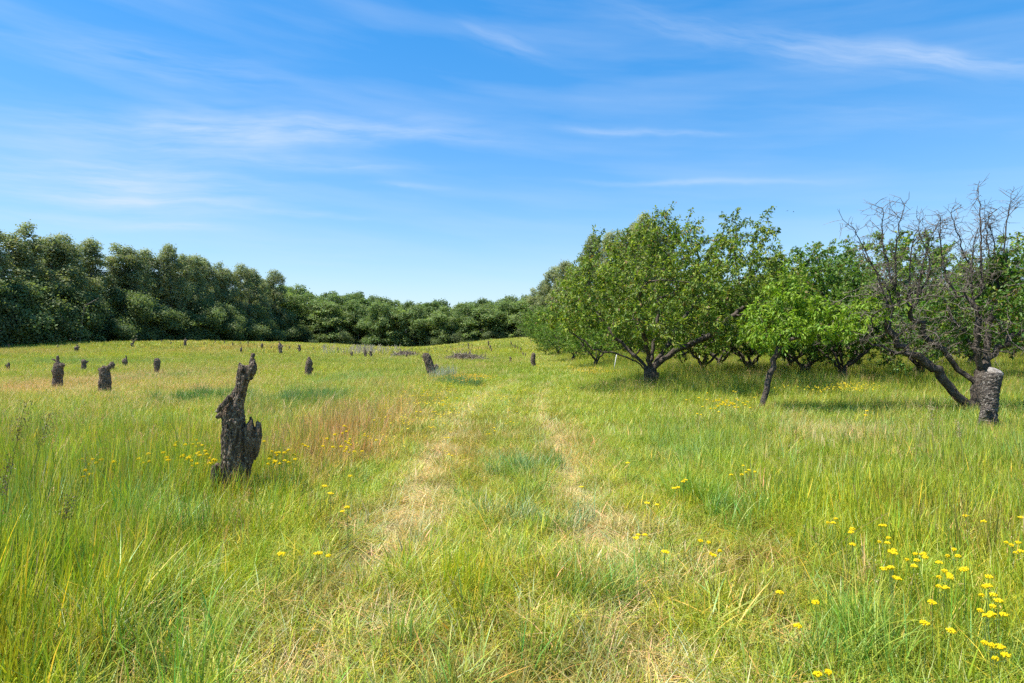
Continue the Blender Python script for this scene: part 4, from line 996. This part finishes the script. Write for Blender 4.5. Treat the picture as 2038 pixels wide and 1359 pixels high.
for g, lab, lst in [('stumps in the right slope row', 'small stump in the row climbing the slope right of the track', [(1018, 681, 688), (1021, 686, 692), (1025, 688, 695), (1031, 691, 698), (1036, 692, 701), (1041, 702, 708), (1046, 704, 710)]),
                    ('stumps in the middle slope row', 'small stump in the short row above the track end', [(973, 679, 690), (975, 687, 696), (978, 694, 701)]),
                    ('stumps above the brush pile', 'thin stump in the row rising above the nearer brush pile', [(932, 684, 692), (933, 690, 698), (889, 698, 703)]),
                    ('tiny stumps along the right crest', 'tiny dark stump on the grassy crest before the central wood', [(885, 690, 694), (897, 689, 694), (863, 693, 697), (868, 694, 698), (836, 694, 698), (820, 692, 697), (796, 695, 699), (914, 686, 690), (922, 685, 689), (940, 685, 689), (1057, 677, 683), (855, 696, 700), (826, 701, 706), (822, 702, 708), (839, 709, 713), (984, 711, 715), (800, 699, 703), (849, 694, 698)]),
                    ('tiny stumps along the left crest', 'tiny dark stump on the left crest before the windbreak', [(18, 687, 694), (115, 688, 693), (323, 677, 684), (406, 682, 688), (428, 679, 684), (447, 679, 685), (463, 683, 690), (479, 682, 687), (494, 680, 687), (624, 693, 698), (646, 688, 694), (340, 681, 686), (506, 684, 689), (540, 690, 695), (672, 694, 700), (576, 690, 695)])]:
    for i, (px, yt, yb_) in enumerate(lst): sstump(px, yt, yb_, i * 3 + len(g), lab, g, .72)

# ------------------------------------------------------------------ brush piles, stakes, sticks
def sticks(n, rx, ry, h, rng, L0=.6, r0=.012, flat=.35):
    V, Fq, k = [], [], 0
    for i in range(n):
        a = rng.random() * 6.28; u = rng.random() ** .6; c = np.array([math.cos(a) * rx * u, math.sin(a) * ry * u, h * (1 - u * u) * rng.random()])
        d = rng.normal(size=3) * np.array([1, 1, flat]); d /= np.linalg.norm(d); l = L0 * rng.uniform(.3, 1.2)
        P = [c - d * l / 2, c + rng.normal(size=3) * .04, c + d * l / 2 + rng.normal(size=3) * .05]
        r = r0 * rng.uniform(.5, 1.8); v, f = tube(P, [r, r * .8, r * .3], 4); V.append(v); Fq.append(f + k); k += len(v)
    return np.concatenate(V), np.concatenate(Fq)
M_BRUSH = bark_mat('cut_brush', (.08, .06, .045), (.30, .24, .18), (.45, .4, .32), 6, (1, 1, 1), .6, .3)
rb = np.random.default_rng(9)
for (px, py, wpx, hpx, lab) in [(925, 718, 44, 15, 'nearer brown heap of cut branches right of the leaning stump'), (806, 709, 24, 7, 'farther low heap of cut branches left of the leaning stump')]:
    x, y = hit(px, py, .1); v, f = sticks(420, wpx * y / F, 1.3, hpx * y / F + .05, rb, 1.3, .018)
    tag(obj('brush_pile', mesh_from('brush_pile', v, f, None, [M_BRUSH]), None, (x, y, Hs(x, y) + .08)), lab, 'brush pile', 'heaps of cut branches')
M_WHITE = plain_mat('white_stake', (.62, .62, .58), .6)
for (px, yt, yb_, lean, lab) in [(1386, 707, 722, .0, 'left of a pair of thin white stakes under the orchard trees'), (1392, 709, 724, .0, 'right of a pair of thin white stakes under the orchard trees'), (1507, 716, 738, .02, 'lone thin white stake left of the leaning young tree'), (1219, 708, 736, .18, 'thin pale stake leaning under the crown of the big cherry')]:
    x, y = hit(px, yb_, .35); h = (yb_ - yt) * y / F + .4
    v, f = tube([(0, 0, -.1), (lean * h * .5, 0, h * .5), (lean * h, 0, h)], [.018, .018, .016], 8); n = len(v)
    tag(obj('garden_stake', mesh_from('garden_stake', v, [f, np.array([[n - 8 + i for i in range(8)]])], None, [M_WHITE]), None, (x, y, Hs(x, y))), lab, 'stake', 'white stakes')
M_PALE = plain_mat('pale_dry_wood', (.50, .42, .28), .8)
x, y = hit(772, 716, .1); v, f = tube([(0, 0, 0), (.35, 0, .3), (.75, .1, .75)], [.03, .025, .012], 6)
tag(obj('fallen_branch', mesh_from('fallen_branch', v, f, None, [M_PALE]), None, (x, y, Hs(x, y) + .1)), 'pale bare stick leaning out of the grass left of the farther brush pile', 'branch')
# pale dry stalks in the dip
V, Fq, k = [], [], 0
for i in range(260):
    px = rb.uniform(640, 800) if rb.random() < .5 else rb.normal(728, 16); x, y = hit(px, 704, .1); y = rb.uniform(y * .9, min(y * 1.15, 118)); x = (px - CX) / F * y; z = Hs(x, y)
    h = rb.uniform(.5, 1.15); v, f = tube([(x, y, z), (x + rb.normal() * .05, y, z + h * .6), (x + rb.normal() * .12, y, z + h)], [.014, .014, .03], 4); V.append(v); Fq.append(f + k); k += len(v)
tag(obj('dry_stalks', mesh_from('dry_stalks', np.concatenate(V), np.concatenate(Fq), None, [M_PALE])), 'pale dry weed stalks standing in the dip before the central wood', 'dry stalks', None, 'stuff')

# ------------------------------------------------------------------ yellow flowers
M_FLOWER = plain_mat('yellow_petals', (.68, .50, .008), .6, .12, 60)
M_FLOWER.node_tree.nodes['Principled BSDF'].inputs['Specular IOR Level'].default_value = .1
M_STEM = plain_mat('flower_stem', (.12, .19, .05), .7)
def flower_head(rng, R=.028, n=26):
    V, Fq, k = [], [], 0
    for i in range(n):
        a = i * 2.4 + rng.normal() * .2; r = R * math.sqrt((i + .5) / n); z = .006 * (1 - (r / R) ** 2) + rng.normal() * .0022
        rr = R * .24 * rng.uniform(.8, 1.2); c = np.array([math.cos(a) * r, math.sin(a) * r, z])
        ring = [c + np.array([math.cos(q) * rr, math.sin(q) * rr, -.001]) for q in np.arange(6) * 1.047]; low = [c + np.array([math.cos(q) * rr * .5, math.sin(q) * rr * .5, -.007]) for q in np.arange(6) * 1.047]
        V += [c + np.array([0, 0, .0045])] + ring + low
        for q in range(6): Fq += [(k, k + 1 + q, k + 1 + (q + 1) % 6, k + 1 + (q + 1) % 6)][:0] + [(k + 1 + q, k + 7 + q, k + 7 + (q + 1) % 6, k + 1 + (q + 1) % 6)]
        Fq += [(k, k + 1 + q, k + 1 + (q + 1) % 6) for q in range(6)]; k += 13
    return V, Fq
def pd_mesh(name, V, Fq, mat):
    me = bpy.data.meshes.new(name); me.from_pydata([tuple(map(float, v)) for v in V], [], Fq); me.materials.append(mat); me.update(); return me
rf = np.random.default_rng(31)
FP = []
for i in range(5):
    h = .44; V, Fq = [], []; nh = [1, 2, 3, 1, 1][i]
    sv, sf = tube([(0, 0, -.03), (.01, .005, h * .5), (0, 0, h - .05)], [.0022, .002, .0016], 5); SV = [sv]; SF = [sf]; k = len(sv)
    for q in range(nh):
        a = q * 2.2 + i; rr = 0 if nh == 1 else [.03, .045, .038][i % 3]; ox, oy, oz = math.cos(a) * rr, math.sin(a) * rr, rf.uniform(-.035, .008)
        v, f = tube([(0, 0, h - .05), (ox * .7, oy * .7, h - .03 + oz), (ox, oy, h - .006 + oz)], [.0016, .0013, .0012], 4); SV.append(v); SF.append(f + k); k += len(v)
        v, f = flower_head(rf, [.015, .021, .017][(q + i) % 3] if nh > 1 else .023); b = len(V); V += [np.array(p_) + np.array([ox, oy, h + oz]) for p_ in v]; Fq += [tuple(z + b for z in t_) for t_ in f]
    # feathery leaves on the stem
    lv, lf, _ = blades(7, .012, .13, .3, .004, 1.2, 2, rf); SV.append(lv + np.array([0, 0, .05])); SF.append(lf + k); k += len(lv)
    FP.append((mesh_from('stem', np.concatenate(SV), np.concatenate(SF), None, [M_STEM]), pd_mesh('flower_head', V, Fq, M_FLOWER)))
nfl = 0
fproto = {}
def flower(px, py, h=.44, i=None, label='', group='', s=1.0):
    global nfl
    x, y = hit(px, py, h); i = nfl % 5 if i is None else i; nfl += 1; z = Hs(x, y)
    sc = (s, s, h / .44); rz = nfl * 1.3
    if i not in fproto:
        r = empty('yellow_flower', (x, y, z), label, 'flower', group, rz); obj('stem', FP[i][0], r); obj('flower_head', FP[i][1], r); r.scale = sc; fproto[i] = r
    else: r = copy_thing(fproto[i], (x, y, z), rz, sc); tag(r, label, 'flower', group)
    r.rotation_euler = (rf.normal() * .06, rf.normal() * .06, rz)
R3 = [(318, 383), (350, 394), (318, 413), (280, 428), (45, 447), (12, 476), (118, 696), (172, 767), (462, 967), (662, 978), (580, 1090), (697, 1270), (732, 630), (802, 651), (840, 677), (777, 731), (949, 634), (945, 713), (957, 772), (982, 762), (990, 783), (1107, 755), (1100, 791), (1162, 802), (1058, 829), (1204, 826), (1240, 856), (1274, 766), (938, 844), (1000, 847), (1020, 858), (982, 872), (1203, 870), (1313, 856), (1347, 856), (1411, 878), (1234, 920), (1398, 933), (1428, 940), (1191, 987), (1483, 995), (1418, 1015), (1465, 1040), (1478, 1077), (1156, 1094), (1191, 1113), (1434, 1162), (1483, 1222), (1414, 632), (1372, 608), (1567, 620), (1536, 719), (1502, 745)]
for (a, b) in R3:
    px, py = 1340 + a / 2.27, 760 + b / 2.27
    if px > 1720: lab, g = 'flat yellow flower head in the dense cluster of the right foreground', 'flowers clustered in the right foreground'
    elif px > 1650: lab, g = 'yellow flower at the left rim of the right foreground cluster', 'flowers at the left rim of the cluster'
    else: lab, g = 'scattered yellow flower right of the track in front', 'scattered flowers right of the track'
    flower(px, py, .40 if py > 930 else .36, None, lab, g, .72)
for px, py in [(1720, 818), (1722, 826), (1387, 792)]: flower(px, py, .5, None, 'yellow flower beside the foot of the leaning young tree', 'flowers by the young tree')
R1 = [(799, 266), (866, 263), (778, 291), (666, 323), (718, 318), (378, 340), (392, 356), (478, 346), (538, 358), (630, 352), (668, 350), (385, 398), (800, 342), (850, 345), (900, 335), (905, 305), (860, 360), (920, 372), (940, 352), (825, 287), (895, 280), (955, 350), (970, 355), (765, 350), (745, 345), (880, 320), (840, 330), (915, 330)]
for (a, b) in R1: flower(a / 2.269, 760 + b / 2.269, .50, None, 'yellow flower in the band left of the tall broken stump', 'flowers left of the tall stump', .8)
for (a, b) in [(1195, 268), (1245, 325), (1230, 352), (1257, 347), (1320, 310), (1330, 330), (1300, 320), (1340, 345), (1240, 310), (1450, 258), (1465, 285), (1545, 292), (1565, 220), (1575, 270), (1560, 200), (1210, 340), (1500, 300), (1285, 350), (1400, 280), (1530, 240)]:
    flower(a / 2.269, 760 + b / 2.269, .50, None, 'yellow flower in the tawny grass right of the tall broken stump', 'flowers right of the tall stump', .8)
for (a, b) in [(1465, 467), (1478, 507), (1568, 567), (1457, 772), (1247, 780)]: flower(a / 2.269, 760 + b / 2.269, .35, None, 'lone yellow flower beside the left wheel rut', 'lone flowers by the left rut')
for (a, b) in [(20, 240), (135, 213), (45, 290), (100, 275), (165, 300), (60, 347), (95, 352), (30, 325), (10, 345), (53, 454), (24, 592)]: flower(680 + a / 2.196, 740 + b / 2.196, .42, None, 'yellow flower at the left edge of the reddish grass patch', 'flowers by the reddish grass', .75)
for (a, b) in [(400, 210), (385, 240), (405, 240), (440, 225), (520, 225), (470, 265), (485, 358), (460, 285), (665, 245), (670, 258), (715, 228), (745, 217), (640, 270), (730, 170), (765, 173), (985, 72), (1000, 75), (990, 69), (1012, 80)]: flower(680 + a / 2.196, 740 + b / 2.196, .24, None, 'small yellow flower on the track between the ruts', 'flowers on the track', .8)
for (a, b) in [(1053, 505), (1258, 400), (1356, 565), (1312, 705), (1395, 785), (1460, 505), (1485, 475)]: flower(680 + a / 2.196, 740 + b / 2.196, .30, None, 'yellow flower beside the right wheel rut', 'flowers by the right rut')
for i in range(34): flower(1440 + rf.normal() * 26, 800 + rf.normal() * 9, .48, None, 'yellow flower in the cluster right of the big cherry trunk', 'flowers right of the big cherry', .85)
for i in range(36): flower(870 + rf.normal() * 26, 790 + rf.normal() * 17, .34, None, 'small yellow flower between the leaning stump and the track', 'flowers between stump and track', .9)
print('flowers', nfl)
# distant orange and yellow drifts
FCOL = bpy.data.collections.new('drift_kinds')
fc = []
for i in range(3):
    V, Fq, C = [], [], []; n = 10
    P = rf.normal(size=(n, 3)) * np.array([.22, .22, .04]); P[:, 2] += .9
    for q in P:
        b = len(V); r = rf.uniform(.010, .020)
        V += [q + np.array([r * math.cos(t_), r * math.sin(t_), .012 * math.sin(3 * t_)]) for t_ in np.arange(4) * 1.571] + [q + np.array([r * .4, 0, -.02])]
        Fq += [(b, b + 1, b + 2, b + 3)]; C += [rf.uniform(.8, 1.2)] * 5
    src(FCOL, 'f%02d' % i, (np.array(V), np.array(Fq), np.array(C)[:, None] * np.ones((1, 3))), M_GRASS)
P_, R_, S_, I_, T_ = [], [], [], [], []
for (px, py, sx, sy, n, h, col) in [(920, 748, 26, 3.5, 75, .34, (.95, .42, .02)), (950, 750, 18, 3, 30, .34, (.8, .55, .02)), (890, 790, 60, 22, 60, .3, (.8, .6, .02)), (1160, 735, 30, 3, 45, .4, (.8, .52, .02)), (1195, 738, 25, 3, 30, .4, (.8, .45, .02)), (1690, 772, 30, 5, 22, .5, (.8, .6, .02)), (1080, 727, 14, 4, 18, .3, (.8, .55, .02)), (1640, 775, 30, 6, 14, .5, (.8, .6, .02)), (820, 830, 40, 22, 12, .35, (.8, .6, .02))]:
    for i in range(n):
        x, y = hit(px + rf.normal() * sx, max(py + rf.normal() * sy, 715), h); P_.append((x, y, Hs(x, y))); R_.append((0, 0, rf.random() * 6)); S_.append((1, 1, h / .9)); I_.append(rf.integers(3)); T_.append(np.array(col) * rf.uniform(.85, 1.1))
scatter_object('wildflowers', FCOL, np.array(P_), np.array(R_), np.array(S_), np.array(I_), np.array(T_), 'distant drifts of tiny yellow and orange flowers in the grass')['category'] = 'wildflowers'
# silvery weed beside the leaning stump, and a few tall single stalks in front
V, f, c = blades(500, .55, .6, .3, .010, .8, 3, rf); c = c * np.array([.36, .38, .30])
x, y = hit(882, 752, .2); tag(obj('silvery_plant', mesh_from('silvery_plant', V, f, c, [foliage_mat('silver_leaf', .3)]), None, (x, y, Hs(x, y))), 'silvery grey weed growing right of the leaning stump', 'plant')
M_HEAD = foliage_mat('seed_head', .3)
for i, (px, pyt, d, lean, h, pale, lab) in enumerate([(50, 800, 4.2, .3, 1.15, 0, 'tall dark seed stalk at the far left edge'), (100, 822, 4.6, .45, 1.05, 0, 'tall dark seed stalk leaning right at far left'), (1852, 800, 6.0, -.1, 1.0, 1, 'thick pale seed stalk left of the sawn stump'),
                                        (22, 905, 3.4, .4, .95, 0, 'lower dark seed stalk at the left edge'), (1905, 838, 6.4, -.25, .95, 1, 'pale seed stalk bending left in front of the sawn stump'), (140, 985, 3.6, .25, .75, 0, 'reddish seed stalk over the left foreground grass')]):
    x = (px - CX) / F * d; z = Hs(x, d); top = CAMZ + (CY - pyt) / F * d; h = top - z
    sv, sf = tube([(-lean * h * .5, 0, 0), (-lean * h * .35, 0, h * .5), (0, 0, h)], [.0025, .0022, .001], 5)
    o = empty('seed_stalk', (x, d, z), lab, 'grass stalk', 'tall seed stalks')
    col = np.array([.46, .38, .2]) if pale else np.array([.14, .10, .06])
    obj('stem', mesh_from('stalk_stem', sv, sf, np.tile((col + np.array([.1, .12, .02])) * .8, (len(sv), 1)), [M_HEAD]), o)
    n = 170; t_ = 1 - rf.random(n) ** 1.0 * .24; ax = np.stack([-lean * h * .35 * np.clip((1 - t_) * 2, 0, 1), 0 * t_, h * t_], 1)
    wd = .012 if pale else .024
    C = ax + rf.normal(size=(n, 3)) * np.array([wd, wd, .006]) * (1.25 - ((1 - t_) / .24)[:, None] * .5); D = np.tile([lean * .4, 0, 1.0], (n, 1))
    V, f, c = leaves(C, D, .016, .006, rf, col * rf.uniform(.7, 1.3, (n, 1)), 0)
    obj('seed_head', mesh_from('seed_head', V, f, c, [M_HEAD]), o)
# ------------------------------------------------------------------ birds
M_BIRD = plain_mat('bird_feathers', (.03, .03, .035), .7)
for (px, py, lab, fl) in [(1567, 420, 'left of two tiny dark birds high over the orchard', .5), (1579, 422, 'right of two tiny dark birds high over the orchard', -.2)]:
    d = 75; x = (px - CX) / F * d; z = CAMZ + (CY - py) / F * d
    bv, bf = tube([(-.09, 0, 0), (-.05, 0, .005), (.03, 0, .005), (.09, 0, .01), (.12, 0, .01)], [.004, .022, .028, .016, .004], 8)
    o = empty('bird', (x, d, z), lab, 'bird', 'birds in the sky', fl)
    obj('body', mesh_from('bird_body', bv, bf, None, [M_BIRD], smooth=True), o)
    for s in (-1, 1):
        V = np.array([(.05, s * .02, .01), (-.03, s * .02, .01), (-.02, s * .10, .05), (.05, s * .10, .055), (-.03, s * .20, .03), (.0, s * .21, .03)])
        V2 = V - np.array([0, 0, .004]); W = np.concatenate([V, V2])
        obj('wing', mesh_from('bird_wing', W, np.array([[0, 1, 2, 3], [3, 2, 4, 5], [6, 9, 8, 7], [9, 11, 10, 8], [0, 3, 9, 6], [3, 5, 11, 9], [5, 4, 10, 11], [4, 2, 8, 10], [2, 1, 7, 8]]), None, [M_BIRD]), o)
